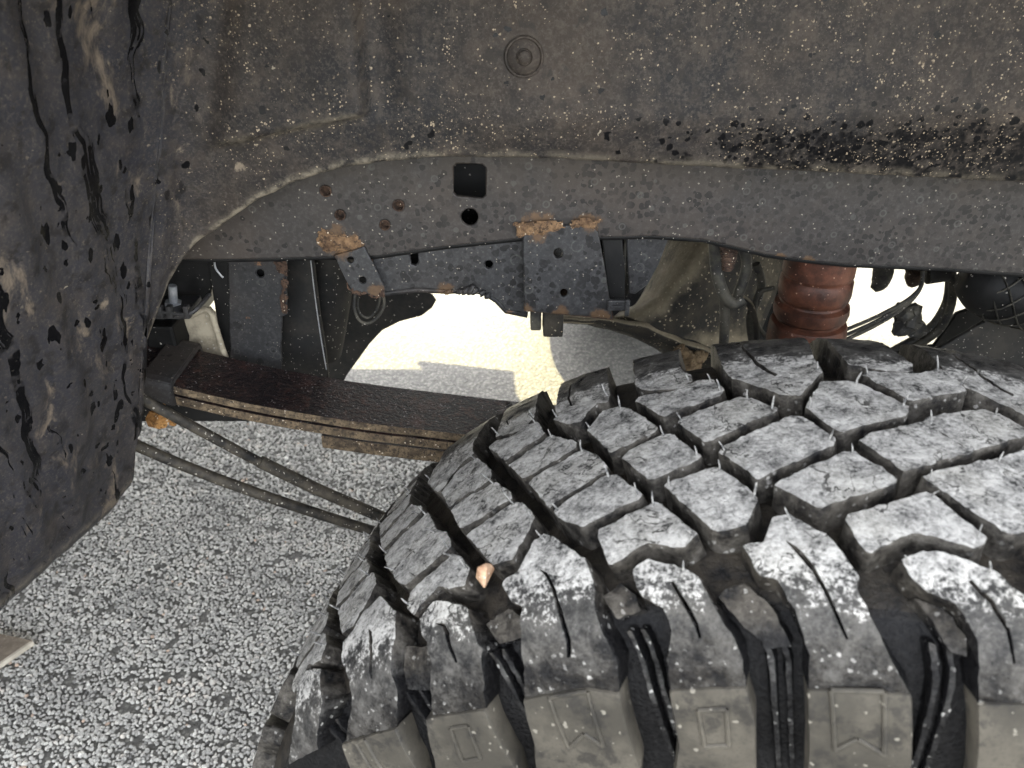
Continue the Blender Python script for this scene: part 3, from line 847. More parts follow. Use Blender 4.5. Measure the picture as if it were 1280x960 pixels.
# ---- hoses and cables between rail and bump stop
tube('brake_hose', [P(x, y, .715) for x, y in ((893, 290), (894, 318), (897, 345), (906, 370), (918, 380), (930, 374))], .0060, HOSE, truck, 14, 8, None)
tube('brake_hose', [P(x, y, .735) for x, y in ((926, 300), (933, 325), (931, 345), (924, 365), (919, 380))], .0055, HOSE, truck, 12, 8)
tube('brake_line', [P(x, y, .73) for x, y in ((905, 372), (906, 400), (904, 440))], .0052, HOSE, truck, 12, 6)
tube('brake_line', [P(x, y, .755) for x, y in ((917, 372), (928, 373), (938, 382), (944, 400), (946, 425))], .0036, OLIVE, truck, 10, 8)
tube('wire_harness', [P(x, y, .765) for x, y in ((968, 360), (952, 364), (944, 376), (944, 396), (950, 412), (962, 424))], .0028, HOSE, truck, 10, 8)
tube('wire_harness', [P(x, y, .775) for x, y in ((945, 330), (952, 352), (948, 372), (938, 396), (940, 425))], .0046, HOSE, truck, 10, 8)
plate('dark_backing_plate', [(936, 300), (985, 300), (985, 440), (938, 440), (932, 395), (946, 350)], 1.05, .006, DARK, truck)
o = tube('ribbed_stud', [P(911, 305, .69), P(911, 322, .69), P(909, 337, .69)], [.0085, .0075, .0045], RUSTDK, truck, 14, 10, (.0028, .0008))

# ---- right: lumps, harness, netted duct
bm = bmesh.new(); tube_bm(bm, [P(1103, 318, .92), P(1104, 340, .92), P(1099, 354, .92), P(1091, 362, .92)], [.010, .013, .011, .0045], 12, 6)
bm_obj('hanging_connector', bm, HOSE, truck, True)
bm = bmesh.new(); tube_bm(bm, [P(1148, 318, .92), P(1147, 338, .92), P(1142, 349, .92), P(1138, 358, .92)], [.013, .015, .012, .004], 12, 6)
bm_obj('hanging_connector', bm, RUSTDK, truck, True)
for i, (off, r) in enumerate(((0, .0065), (9, .0050), (-12, .0026), (-20, .0022), (-30, .0022))):
    pts = [(1188, 330), (1188+off*.3, 360), (1182+off*.7, 384), (1166+off, 408+off*.3), (1138+off, 428+off*.4), (1100+off, 448+off*.3)] if i < 2 else \
          [(1154, 338), (1151, 358), (1140+off*.2, 378+off*.1), (1122+off*.5, 396+off*.2), (1098+off*.5, 412+off*.35), (1070+off, 428+off*.3)]
    tube('wire_harness', [P(x, y, .86-.01*i) for x, y in pts], r, HOSE, truck, 12, 8)
bm = bmesh.new()
for x, y, r in ((1131, 392, .012), (1137, 402, .015), (1128, 408, .012), (1141, 389, .010), (1124, 384, .006), (1146, 412, .011)):
    q = bmesh.ops.create_icosphere(bm, subdivisions=2, radius=r, matrix=Matrix.Translation(P(x, y, .85)))
    for v in q['verts']: v.co += Vector((1, .5, .7))*noise.noise(v.co*160)*r*.7
bm_obj('harness_clip', bm, HOSE, truck)
bm = bmesh.new(); tube_bm(bm, [P(1158, 344, .84), P(1184, 340, .84)], .011, 14, 2); bm_obj('hose_clamp', bm, DUSTBLK, truck, .6)
plate('lower_shield', [(1196, 392), (1230, 380), (1300, 376), (1300, 470), (1160, 470), (1140, 435), (1168, 432)], .90, .006, DARK, truck)
plate('splash_shield', [(1255, 388), (1320, 378), (1320, 480), (1125, 480), (1168, 440)], .80, .006, DUSTBLK, truck, [], .0016, .0006)
# duct: a cylinder in a braided net sleeve
d0, d1 = P(1225, 352, .78), P(1420, 392, .74)
dax = (d1-d0).normalized(); RD = .040
bm = bmesh.new()
cen = [P(1205, 340, .79), d0+(d1-d0)*.15, d0+(d1-d0)*.5, d1]
tube_bm(bm, cen, [.020, .036, RD, RD, RD, RD], 36, 8)
duct = bm_obj('air_duct', bm, DARK, truck, True)
bm = bmesh.new()
line = catmull(cen, 8)
for sgn in (1, -1):
    for k in range(13):
        pts = []
        a = dax.orthogonal().normalized(); b = dax.cross(a)
        for i, p in enumerate(line):
            s_ = i/(len(line)-1); r_ = (.020+(RD-.020)*min(1, s_*3.6))+.0006
            t = sgn*s_*5.2+2*math.pi*k/9
            pts.append(p+(a*math.cos(t)+b*math.sin(t))*r_)
        tube_bm(bm, pts, .0010, 5, 1)
bm_obj('net_sleeve', bm, HOSE, duct, True)
# ------------------------------------------------------------------ tyre
# outlines of the tread pieces: (degrees round the tyre, mm across the tread, 0 = its middle)
TY=dict(p=0.5427,cx=0.2314,cy=0.3478,cz=-0.6724,yaw=-0.238,camb=0.0047,R=0.4404,W=0.2555,k=0.0084,ks=0.0117)
BL={
 'A1':[(-36.63,49.9),(-38.18,81.5),(-34.35,91.3),(-32.31,54.7),(-32.84,43.0),(-34.33,41.9)],
 'A2':[(-36.81,36.3),(-36.25,42.9),(-34.11,36.6),(-32.67,45.4),(-31.59,44.5),(-30.07,21.6),(-33.52,4.7)],
 'A3':[(-32.96,-2.1),(-29.1,15.8),(-26.43,-1.5),(-26.33,-7.4),(-29.87,-24.2),(-30.89,-23.1)],
 'A4':[(-29.91,-32.6),(-29.58,-27.8),(-25.62,-10.8),(-24.13,-22.3),(-23.11,-34.2),(-23.11,-37.9),(-27.0,-58.3),(-27.26,-61.0)],
 'A5':[(-26.87,-65.2),(-25.87,-57.6),(-22.86,-41.7),(-22.2,-44.4),(-20.12,-63.9),(-20.26,-67.3),(-24.31,-82.0),(-26.2,-71.7)],
 'L1':[(-45.43,40.0),(-46.9,76.1),(-40.05,83.7),(-40.21,60.6),(-38.84,38.9),(-40.15,34.3),(-41.01,13.4),(-41.98,9.2)],
 'L2':[(-40.98,4.1),(-39.95,27.1),(-37.91,28.8),(-36.01,12.2),(-34.68,-2.7),(-34.39,-11.6),(-38.06,-21.9),(-38.64,-22.7)],
 'L3':[(-38.09,-27.7),(-37.77,-23.1),(-33.65,-17.5),(-31.62,-34.5),(-31.2,-41.4),(-32.56,-46.1),(-35.44,-54.2),(-35.94,-52.5)],
 'L4':[(-34.9,-62.0),(-30.72,-46.5),(-29.89,-50.0),(-28.34,-66.2),(-29.47,-95.2),(-31.18,-94.8),(-33.4,-74.9)],
 'M3':[(-46.63,-33.2),(-41.74,-13.8),(-39.21,-40.3),(-38.9,-44.5),(-43.54,-61.8),(-44.61,-54.1)],
 'M4':[(-43.34,-63.2),(-38.79,-43.8),(-37.56,-50.2),(-36.29,-63.2),(-36.16,-67.9),(-39.74,-83.6),(-40.43,-84.5),(-42.1,-74.4)],
 'M5':[(-39.23,-103.6),(-39.29,-92.2),(-35.55,-75.3),(-34.7,-79.4),(-33.32,-92.0),(-33.59,-103.1),(-34.94,-101.8),(-36.12,-97.5),(-38.46,-109.8)],
 'SA':[(-27.26,-81.3),(-26.35,-86.1),(-23.69,-104.3),(-23.39,-110.1),(-23.01,-121.6),(-23.18,-125.4),(-23.04,-135.0),(-22.73,-145.2),(-22.26,-156.4),(-22.75,-171.0),(-30.18,-168.2),(-29.4,-154.8),(-28.52,-122.4),(-29.34,-119.2),(-30.14,-108.5),(-30.03,-106.4),(-29.06,-104.3),(-28.65,-100.2),(-28.0,-85.3)],
 'SL':[(-37.8,-113.0),(-36.42,-106.6),(-35.61,-107.7),(-33.12,-116.6),(-32.82,-125.6),(-32.54,-136.3),(-32.32,-139.6),(-33.03,-155.3),(-33.97,-169.4),(-39.23,-165.6),(-38.56,-159.2),(-37.93,-149.8),(-37.08,-139.4),(-37.12,-127.4),(-37.88,-119.4)],
 'SM':[(-43.69,-81.5),(-40.61,-102.6),(-40.5,-119.6),(-40.92,-125.4),(-41.36,-138.7),(-41.36,-146.8),(-43.27,-164.5),(-49.92,-158.0),(-47.04,-143.6),(-46.31,-128.9),(-47.4,-115.5),(-47.41,-102.5),(-46.39,-99.2),(-45.41,-87.9)],
 'SN':[(-55.71,-96.0),(-50.89,-109.7),(-50.74,-131.8),(-54.1,-152.0),(-59.44,-146.4),(-55.85,-127.5),(-55.42,-113.5)],
 'B1':[(-31.46,85.1),(-30.43,88.0),(-26.78,91.8),(-24.48,48.9),(-24.5,40.8),(-25.65,42.4),(-26.7,23.1),(-27.65,23.2),(-29.64,37.6)],
 'B2':[(-25.73,10.1),(-24.8,28.7),(-23.23,31.1),(-22.04,22.4),(-19.57,-4.2),(-19.68,-8.3),(-22.84,-21.5),(-23.18,-20.6)],
 'B3':[(-22.09,-28.9),(-21.71,-22.0),(-19.03,-11.6),(-18.25,-15.0),(-16.18,-36.8),(-16.23,-40.2),(-19.49,-52.4),(-19.84,-51.9)],
 'B4':[(-18.67,-59.2),(-18.32,-56.3),(-15.25,-47.4),(-14.84,-48.4),(-12.43,-71.3),(-12.53,-76.5),(-13.24,-91.8),(-14.96,-95.1),(-15.33,-93.7)],
 'B5':[(-22.96,-90.5),(-22.88,-86.4),(-19.24,-70.8),(-18.81,-72.9),(-16.29,-95.7),(-16.33,-98.1),(-17.1,-103.3),(-19.57,-98.9),(-21.79,-108.9),(-22.07,-108.2)],
 'SB':[(-20.5,-113.7),(-20.22,-110.7),(-19.42,-107.9),(-17.13,-113.7),(-16.28,-117.8),(-15.74,-127.2),(-15.24,-135.5),(-14.43,-144.9),(-13.99,-155.8),(-13.97,-169.3),(-19.05,-171.3),(-18.8,-154.6),(-18.2,-142.1),(-18.55,-132.6),(-19.79,-126.6),(-20.17,-121.8)],
 'C1':[(-23.6,79.4),(-23.97,93.7),(-19.4,101.9),(-18.46,70.1),(-17.31,55.0),(-17.25,45.8),(-18.54,40.1),(-20.81,43.1),(-22.14,51.8)],
 'C2':[(-21.95,34.8),(-21.59,39.0),(-18.84,36.6),(-16.93,47.3),(-15.49,46.5),(-14.63,30.7),(-14.78,24.6),(-19.21,7.2),(-19.48,8.8)],
 'C3':[(-18.14,-0.6),(-17.77,3.1),(-13.56,21.0),(-12.67,18.6),(-10.78,5.9),(-10.81,1.6),(-15.71,-24.5),(-16.0,-24.1)],
 'C4':[(-14.96,-33.7),(-14.63,-29.8),(-9.89,-2.9),(-9.08,-3.8),(-7.14,-24.2),(-7.27,-30.1),(-12.09,-57.5),(-12.4,-58.8)],
 'C5':[(-11.47,-63.3),(-11.0,-60.2),(-6.73,-35.4),(-6.1,-35.0),(-3.85,-54.5),(-3.99,-59.1),(-8.63,-79.0),(-8.94,-79.1)],
 'C6':[(-7.42,-86.8),(-7.19,-83.6),(-2.46,-63.7),(-2.01,-63.9),(0.31,-89.1),(0.09,-93.0),(-0.42,-96.4),(-3.63,-91.0),(-6.15,-104.6),(-6.48,-104.5),(-7.01,-95.2)],
 'SC':[(-13.53,-102.6),(-12.26,-101.1),(-11.66,-87.7),(-10.73,-84.3),(-8.62,-96.1),(-8.14,-101.6),(-6.98,-116.9),(-7.27,-120.3),(-5.97,-141.1),(-4.91,-155.8),(-4.1,-165.3),(-10.06,-168.6),(-9.93,-152.5),(-10.62,-133.7),(-11.56,-119.5),(-12.57,-118.2)],
 'SD':[(-4.62,-107.4),(-3.24,-100.8),(-2.42,-100.7),(0.18,-105.9),(1.73,-115.6),(3.66,-130.8),(5.01,-155.1),(-0.29,-164.5),(-0.77,-137.3),(-1.92,-123.6),(-3.49,-120.1),(-4.08,-115.4)],
 'D1':[(-16.23,93.7),(-7.77,96.2),(-7.52,72.4),(-7.07,49.2),(-9.03,19.0),(-10.45,21.3),(-14.02,45.0),(-14.67,58.7)],
 'D2':[(-8.82,5.5),(-8.61,9.8),(-7.24,37.5),(-4.79,37.3),(-1.67,13.0),(-1.75,7.2),(-2.06,1.9),(-6.61,-18.1),(-6.87,-18.2)],
 'D3':[(-5.61,-24.9),(-5.24,-20.8),(-0.83,-1.0),(-0.45,-1.5),(1.65,-21.5),(1.43,-26.1),(-3.05,-48.3),(-3.3,-48.6)],
 'D4':[(-2.32,-52.5),(-2.0,-49.1),(2.1,-30.7),(2.88,-29.0),(4.77,-46.3),(4.63,-52.5),(5.33,-67.2),(1.84,-85.0),(1.46,-83.3)],
 'E1':[(-7.1,107.1),(-2.77,116.4),(-2.78,92.8),(-0.02,68.3),(-0.24,57.7),(-1.0,53.0),(-2.99,55.4),(-4.97,61.3),(-6.24,79.0)],
 'E2':[(-4.19,46.5),(-3.81,51.2),(0.23,55.4),(2.05,67.5),(3.19,46.5),(2.97,39.5),(-1.11,19.5),(-1.39,19.1)],
 'PA':[(-30.33,-168.9),(-25.05,-167.8),(-22.79,-171.9),(-23.61,-220.9),(-24.81,-258.4),(-35.35,-248.8),(-31.51,-196.8)],
 'PL':[(-39.83,-166.0),(-34.12,-170.2),(-34.99,-210.7),(-36.81,-237.0),(-45.55,-219.0),(-42.05,-191.4)],
 'PM':[(-50.38,-158.4),(-43.54,-165.0),(-44.72,-191.8),(-47.22,-214.6),(-54.08,-193.8),(-51.58,-173.1)],
 'PB':[(-19.05,-171.3),(-13.97,-169.3),(-13.63,-187.3),(-14.02,-219.3),(-14.46,-255.2),(-21.52,-258.6),(-19.44,-203.6)],
 'PC':[(-10.06,-168.6),(-4.1,-165.3),(-3.17,-205.7),(-2.38,-234.5),(-10.08,-249.9),(-9.96,-199.3)],
 'PD':[(-0.29,-164.5),(5.01,-155.1),(8.02,-205.9),(1.79,-224.5)],
 'EL':[(-37.98,-174.7),(-36.22,-176.0),(-37.29,-197.3),(-39.24,-196.4)],
 'EA':[(-28.12,-169.3),(-25.01,-168.3),(-25.61,-201.8),(-26.69,-192.6),(-28.66,-201.2)],
 'EB':[(-17.37,-181.0),(-15.41,-179.7),(-15.69,-201.8),(-17.52,-203.3)],
 'EC':[(-8.71,-166.8),(-5.63,-164.7),(-5.08,-198.5),(-6.9,-191.2),(-8.29,-199.5)],
 'EM':[(-48.46,-161.2),(-47.25,-162.1),(-48.07,-182.9),(-49.25,-182.3)],
 'T1':[(-40.6,-122.1),(-37.65,-129.0),(-37.79,-146.8),(-39.04,-154.6),(-41.31,-149.3)],
 'T2':[(-32.25,-125.7),(-30.13,-119.8),(-28.91,-129.1),(-29.06,-138.8),(-31.42,-139.0)],
 'T3':[(-15.33,-125.5),(-13.51,-119.0),(-11.98,-132.4),(-10.96,-151.2),(-12.16,-153.5),(-13.74,-143.0)],
 'T4':[(-3.75,-121.4),(-2.3,-124.6),(-1.06,-137.7),(-0.84,-147.4),(-1.84,-145.9)],
 'T5':[(-22.9,-122.5),(-21.59,-115.7),(-20.56,-123.5),(-20.39,-132.9),(-22.08,-135.6)],
 'zSA':[(-27.26,-104.5),(-26.56,-107.7),(-25.94,-116.7),(-25.5,-129.1),(-25.19,-142.7),(-25.57,-151.1),(-25.81,-150.9),(-25.56,-143.1),(-25.81,-129.9),(-26.19,-117.6),(-26.67,-109.4)],
 'zSL':[(-36.24,-119.1),(-35.31,-120.9),(-34.97,-126.2),(-34.85,-133.9),(-34.7,-142.5),(-34.93,-142.5),(-35.17,-134.2),(-35.36,-126.8),(-35.55,-122.2)],
 'zSM':[(-43.88,-104.9),(-43.39,-107.8),(-43.18,-120.3),(-43.56,-134.4),(-43.81,-133.8),(-43.5,-119.5)],
 'zSB':[(-18.03,-120.2),(-17.82,-120.0),(-17.1,-129.5),(-16.48,-139.6),(-16.37,-145.6),(-16.58,-146.0),(-16.7,-140.6),(-17.31,-131.2)],
 'zSC':[(-11.0,-100.2),(-10.6,-102.2),(-9.95,-107.0),(-9.34,-114.5),(-8.83,-122.6),(-8.24,-133.7),(-7.73,-143.4),(-7.87,-144.1),(-8.42,-134.8),(-9.02,-123.8),(-9.58,-115.7),(-10.2,-109.0)],
 'zSD':[(-1.15,-113.3),(-0.97,-112.3),(0.02,-119.8),(0.86,-130.3),(1.3,-144.2),(1.14,-144.5),(0.65,-131.5),(-0.16,-121.4)],
 'zB1':[(-29.51,80.3),(-29.36,80.8),(-28.89,65.8),(-28.08,49.2),(-28.36,50.4),(-29.15,65.8)],
 'zA1':[(-36.46,72.0),(-36.26,72.1),(-35.39,59.8),(-35.59,59.8)],
 'zD1':[(-13.43,87.0),(-13.16,86.5),(-11.76,62.6),(-10.48,45.6),(-10.67,43.5),(-12.03,59.5)],
 'pebble':[(-31.86,-99.1)],
}

TR, TW = TY['R'], TY['W']
def profile():
    h = TW/2; pts = []
    for i in range(61):
        a = -h+2*h*i/60; t = abs(a)/h
        pts.append((a, TR-TY['k']*t**2-TY['ks']*max(0, (t-.7)/.3)**2))
    e = TR-TY['k']-TY['ks']
    for da, dr in ((.0085, .010), (.0155, .024), (.0205, .042), (.0235, .066), (.0240, .095), (.020, .128), (.010, .160), (-.008, .190)):
        pts.append((h+da, e-dr)); pts.insert(0, (-h-da, e-dr))
    U = [0]
    for p, q in zip(pts, pts[1:]): U.append(U[-1]+math.hypot(q[0]-p[0], q[1]-p[1]))
    mid = U[-1]/2
    return pts, [u-mid for u in U]
PPTS, PU = profile()
def prof_at(u):
    u = min(max(u, PU[0]), PU[-1]-1e-6)
    lo, hi = 0, len(PU)-1
    while hi-lo > 1:
        m = (lo+hi)//2
        if PU[m] <= u: lo = m
        else: hi = m
    t = (u-PU[lo])/(PU[hi]-PU[lo])
    return PPTS[lo][0]+(PPTS[hi][0]-PPTS[lo][0])*t, PPTS[lo][1]+(PPTS[hi][1]-PPTS[lo][1])*t
def prof_pt(u):
    a, r = prof_at(u); p = prof_at(u-.006); q = prof_at(u+.006)
    d = Vector((q[0]-p[0], q[1]-p[1])).normalized()
    return a, r, -d.y, d.x                       # outward normal (axial, radial)
def tyre_pt(th, u, h):
    a, r, na, nr = prof_pt(u)
    a += na*h; r += nr*h
    return Vector((r*math.sin(th), a, r*math.cos(th)))
def depth(u):
    u = abs(u); return .0160 - .0030*sm(u, .150, .195) - .0120*sm(u, .215, .275)

tyre_mats = [TREAD, PAD]
def set_attr(o, dust, dirt):
    o.data.attributes.new('dust', 'FLOAT', 'FACE').data.foreach_set('value', dust)
    o.data.attributes.new('dirt', 'FLOAT', 'FACE').data.foreach_set('value', dirt)

def carcass(name, parent):
    us = [PU[0]+(PU[-1]-PU[0])*i/110 for i in range(111)]; NT = 260
    vs, fs, du, di = [], [], [], []
    for i in range(NT):
        th = 2*math.pi*i/NT
        for u in us:
            n = .0012*noise.noise(Vector((th*40, u*90, 1)))*(1-sm(abs(u), .14, .18))
            vs.append(tyre_pt(th, u, -depth(u)+n))
    m = len(us)
    for i in range(NT):
        for j in range(m-1):
            fs.append((i*m+j, ((i+1) % NT)*m+j, ((i+1) % NT)*m+j+1, i*m+j+1)); u = (us[j]+us[j+1])/2
            du.append(0.0); di.append(.95*(1-sm(abs(u), .118, .135)))
    o = mesh(name, vs, fs, TREAD, parent, True); set_attr(o, du, di); return o

ty = carcass('tyre', None)
ty.parent = truck
ROT = Matrix.Rotation(TY['yaw'], 4, 'Z') @ Matrix.Rotation(TY['camb'], 4, 'X')
TLOC = Vector((TY['cx'], TY['cy'], TY['cz']+CAM_Z))
ty.location = TLOC-truck.location; ty.rotation_euler = ROT.to_euler()
tag(ty, 'knobby mud tyre turned outward, tread blocks caked with pale dust')
TYM = Matrix.Translation(TLOC) @ ROT

def area2(l): return sum(l[i][0]*l[(i+1) % len(l)][1]-l[(i+1) % len(l)][0]*l[i][1] for i in range(len(l)))/2
def round_corners(l, r=.0022):
    out = []; n = len(l)
    for i in range(n):
        p, a, b = Vector(l[i]), Vector(l[i-1]), Vector(l[(i+1) % n])
        da, db = (a-p), (b-p); ra = min(r, da.length*.4); rb = min(r, db.length*.4)
        A = p+da.normalized()*ra; B = p+db.normalized()*rb
        out += [A, (A+B)*.25+p*.5, B]
    return out
def block(name, loop, kind, slots=(), height=0.0, emb=(), dirtside=1.0, seed=0, lift=0.0):
    """one tread piece: loop is (degrees round the tyre, mm across the profile); its top lies `height` from the tread surface"""
    def to2(l): return [Vector((math.radians(t)*TR, u/1000)) for t, u in l]
    lo = to2(loop)
    if area2(lo) < 0: lo.reverse()
    lo = round_corners(lo, .0010 if kind != 'pad' else .0015)
    lo = [Vector(p) for p in rough_loop(lo, .0036, .0010 if kind != 'pad' else .0001, seed)]
    hs = []
    for s in slots:
        h = to2(s)
        if area2(h) > 0: h.reverse()
        hs.append([Vector(p) for p in rough_loop(h, .004, .0003, seed+5)])
    bm = bmesh.new()
    es = []
    for l in [lo]+hs:
        vv = [bm.verts.new((p.x, p.y, 0)) for p in l]
        for i in range(len(vv)): es.append(bm.edges.new((vv[i], vv[(i+1) % len(vv)])))
    bmesh.ops.triangle_fill(bm, edges=es, use_beauty=True)
    g = .0042 if kind != 'pad' else .008
    xs = [v.co.x for v in bm.verts]; ys = [v.co.y for v in bm.verts]
    for ax, lo_, hi_ in ((0, min(xs), max(xs)), (1, min(ys), max(ys))):
        k = math.floor(lo_/g)+1
        while k*g < hi_:
            co = [0, 0, 0]; no = [0, 0, 0]; co[ax] = k*g+.0003*ax; no[ax] = 1
            bmesh.ops.bisect_plane(bm, geom=bm.verts[:]+bm.edges[:]+bm.faces[:], plane_co=co, plane_no=no); k += 1
    bmesh.ops.remove_doubles(bm, verts=bm.verts[:], dist=.00025)
    for f in bm.faces:
        if f.normal.z < 0: f.normal_flip()
    bm.normal_update(); bm.verts.index_update()
    top = {f for f in bm.faces}
    out = {}
    for v in bm.verts:
        be = [e for e in v.link_edges if len(e.link_faces) == 1]
        if be:
            n = Vector((0, 0))
            for e in be:
                f = e.link_faces[0]; c = f.calc_center_median(); mdp = (e.verts[0].co+e.verts[1].co)/2
                d = (e.verts[1].co-e.verts[0].co); nn = Vector((d.y, -d.x))
                if nn.length < 1e-9: continue
                if nn.dot(Vector((mdp.x-c.x, mdp.y-c.y))) < 0: nn = -nn
                n += nn.normalized()
            out[v] = n.normalized() if n.length > 1e-6 else Vector((0, 0))
    # rings: flat coordinates plus height
    info = {v: (v.co.x, v.co.y, height+lift) for v in bm.verts}
    bedges = [e for e in bm.edges if len(e.link_faces) == 1]
    dn = {v: depth(v.co.y) for v in out}
    rings = [(.0004, -.0006), (.0007, -.0045), (.0022, -1)] if kind != 'pad' else [(.0007, -.0009), (.0012, -1)]
    cur = {v: v for v in out}; sides = []
    for off, dz in rings:
        nxt = {}
        for v in out:
            o = out[v]; z = height+lift+dz if dz != -1 else -depth(v.co.y)-.002
            nv = bm.verts.new((v.co.x+o.x*off, v.co.y+o.y*off, 0)); nxt[v] = nv
            info[nv] = (nv.co.x, nv.co.y, z)
        for e in bedges:
            a, b = e.verts
            try: f = bm.faces.new((cur[a], cur[b], nxt[b], nxt[a])); sides.append(f)
            except ValueError: pass
        cur = nxt
    du, di = [], []
    bm.faces.index_update()
    cols = []
    for f in bm.faces:
        c = f.calc_center_median(); u = c.y
        if f in top and kind in ('block', 'lug'):
            d = 1.0
            if u < -.098: d = 1.0-.70*sm(-u, .098, .150)-.22*sm(-u, .135, .168)
            if u > .06: d = 1.0-.72*sm(u, .052, .090)
            d *= .93+.12*noise.noise(Vector((c.x*12+seed, u*12, seed)))
            du.append(max(0, d)); di.append(.4)
        elif f in top and kind == 'low':
            du.append(.10); di.append(1.0*(1-sm(-u, .135, .150)))
        else:
            du.append(.16 if kind == 'block' else (.12*(1-sm(-u, .125, .15))))
            di.append(dirtside*(1-sm(abs(u), .118, .138)))
    # shape it on the tyre
    for v, (x, y, z) in info.items():
        n = 0
        if kind in ('block', 'lug', 'low') and z > height-.002:
            n = .0009*noise.noise(Vector((x*130, y*130, seed)))+.0007*noise.noise(Vector((x*420, y*420, seed)))
        v.co = tyre_pt(x/TR, y, z+n)
    for f in top: pass
    me = bpy.data.meshes.new(name); bm.to_mesh(me)
    topi = [1 if f in top else 0 for f in bm.faces]
    bm.free()
    o = link(name, me, PAD if kind == 'pad' else TREAD, ty, .7)
    if kind != 'pad': set_attr(o, du, di)
    return o

def emblem(loop, seed):
    """moulded outline mark standing on a sidewall pad: a raised panel and the bead that outlines it"""
    bm = bmesh.new()
    l2 = [(math.radians(t)*TR, u/1000) for t, u in loop]
    n = len(l2)
    def add(poly, h0, h1):
        tv = [bm.verts.new(tyre_pt(x/TR, y, h1)) for x, y in poly]; bv = [bm.verts.new(tyre_pt(x/TR, y, h0)) for x, y in poly]
        if len(poly) <= 4: bm.faces.new(tv)
        else: bmesh.ops.triangle_fill(bm, edges=[bm.edges.get((tv[i], tv[(i+1) % len(tv)])) or bm.edges.new((tv[i], tv[(i+1) % len(tv)])) for i in range(len(tv))])
        for i in range(len(tv)): bm.faces.new((tv[i], tv[(i+1) % len(tv)], bv[(i+1) % len(tv)], bv[i]))
    # subdivide so that the mark follows the curve of the tyre
    add(l2, -.002, .0017)
    return bm

def shift(loop, d): return [(t+d, u) for t, u in loop]
def widen(loop):
    """inboard shoulder pieces run on over the far edge of the tread"""
    return [(t, u if u < 76 else u+34) for t, u in loop]
SLOT = {'SA': ['zSA'], 'SL': ['zSL'], 'SM': ['zSM'], 'SB': ['zSB'], 'SC': ['zSC'], 'SD': ['zSD'], 'B1': ['zB1'], 'D1': ['zD1'], 'A1': ['zA1']}
made = {}; spots = []          # hair spots: (deg, mm)
def hairs_for(loop, seed):
    r = random.Random(seed); c = Vector((sum(p[0] for p in loop)/len(loop), sum(p[1] for p in loop)/len(loop)))
    L = [(p[0]*7.7, p[1]) for p in loop]
    picks = [max(L, key=lambda p: p[1]+p[0]*.5), max(L, key=lambda p: p[0]), min(L, key=lambda p: p[0]+p[1]*.2)]
    for k, p in enumerate(picks):
        if r.random() < (.6 if k == 2 else .22): continue
        q = Vector((p[0]/7.7, p[1])); q += (c-q)*.10
        if -122 < q.y < 84: spots.append((q.x, q.y))
def tread_block(key, d=0, wid=False, hair=True):
    lp = shift(BL[key], d)
    if wid: lp = widen(lp)
    sl = [shift(BL[s], d) for s in SLOT.get(key, ())]
    if wid: sl = [[(t, u if u < 76 else u+8) for t, u in s] for s in sl]
    lug = key[0] == 'S'
    o = block('shoulder_lug' if lug else 'tread_block', lp, 'lug' if lug else 'block', sl, seed=len(made)*3+1, lift=.0)
    made[(key, d)] = o
    if hair: hairs_for(lp, len(made))
    return o
for k in ('A1', 'A2', 'A3', 'A4', 'A5', 'B5', 'L1', 'L2', 'L3', 'L4', 'M3', 'M4', 'M5', 'B1', 'B2', 'B3', 'B4', 'C1', 'C2', 'C3', 'C4', 'C5', 'C6',
          'D1', 'D2', 'D3', 'D4', 'E1', 'E2', 'SA', 'SL', 'SM', 'SN', 'SB', 'SC', 'SD'):
    tread_block(k, 0, k in ('A1', 'L1', 'B1', 'C1', 'D1', 'E1'))
def copy_piece(src, d, label=None):
    o = src.copy(); COL.objects.link(o); o.parent = ty; o.rotation_euler = (0, math.radians(d), 0); return o
# farther left, the same pieces come round again
for k, d in (('A1', -17.2), ('A2', -17.0), ('A3', -16.9), ('L1', -17.2), ('L2', -17.3), ('L3', -17.3), ('L4', -16.9),
             ('A1', -34.6), ('A2', -34.4), ('A3', -34.3), ('M3', -17.4), ('M4', -17.4), ('M5', -17.6)):
    copy_piece(made[(k, 0)], d); hairs_for(shift(BL[k], d), int(-d*10)+len(spots))
PITCHD = 17.15
for n in range(1, 18):
    for k in ('C1', 'C2', 'C3', 'C4', 'C5', 'C6', 'D1', 'D2', 'D3', 'D4', 'SC', 'SB'):
        if n == 1 and k in ('C1', 'C2'): continue
        d = PITCHD*n + (PITCHD*.97 if k == 'SB' else 0)
        if n == 17 and k in ('SB',): continue
        copy_piece(made[(k, 0)], d)
        if n == 1: hairs_for(shift(BL[k], d), n*40+len(spots))
# low tie bars and ribs down in the shoulder grooves
tie0 = None
for k in ('T1', 'T2', 'T3', 'T4', 'T5'):
    block('tie_bar', BL[k], 'low', height=-.0075, seed=ord(k[1]))
order = ['SN', 'SM', 'SL', 'SA', 'SB', 'SC', 'SD']
ribs = []
for a, b in zip(order, order[1:]):
    for f, wd, h in ((.45, .30, -.0075), (.72, .22, -.0095)):
        up = [p for p in BL[a] if -172 < p[1] < -150]; vp = [p for p in BL[b] if -172 < p[1] < -150]
        ea = max(t for t, u in up) if up else max(t for t, u in BL[a]); eb = min(t for t, u in vp) if vp else min(t for t, u in BL[b])
        c0 = ea+(eb-ea)*f; hw = abs(eb-ea)*wd*.32
        hw = max(.10, min(hw, .17))
        lp = [(c0-hw, -143), (c0+hw, -143), (c0+hw*1.1, -160), (c0+hw*1.1, -205), (c0+hw, -235), (c0-hw, -235), (c0-hw*1.1, -205), (c0-hw*1.1, -160)]
        lp = [(t+(.0 if u < -150 else -.5), u) for t, u in lp]
        ribs.append(block('groove_rib', lp, 'low', height=h, seed=int(c0*10)))
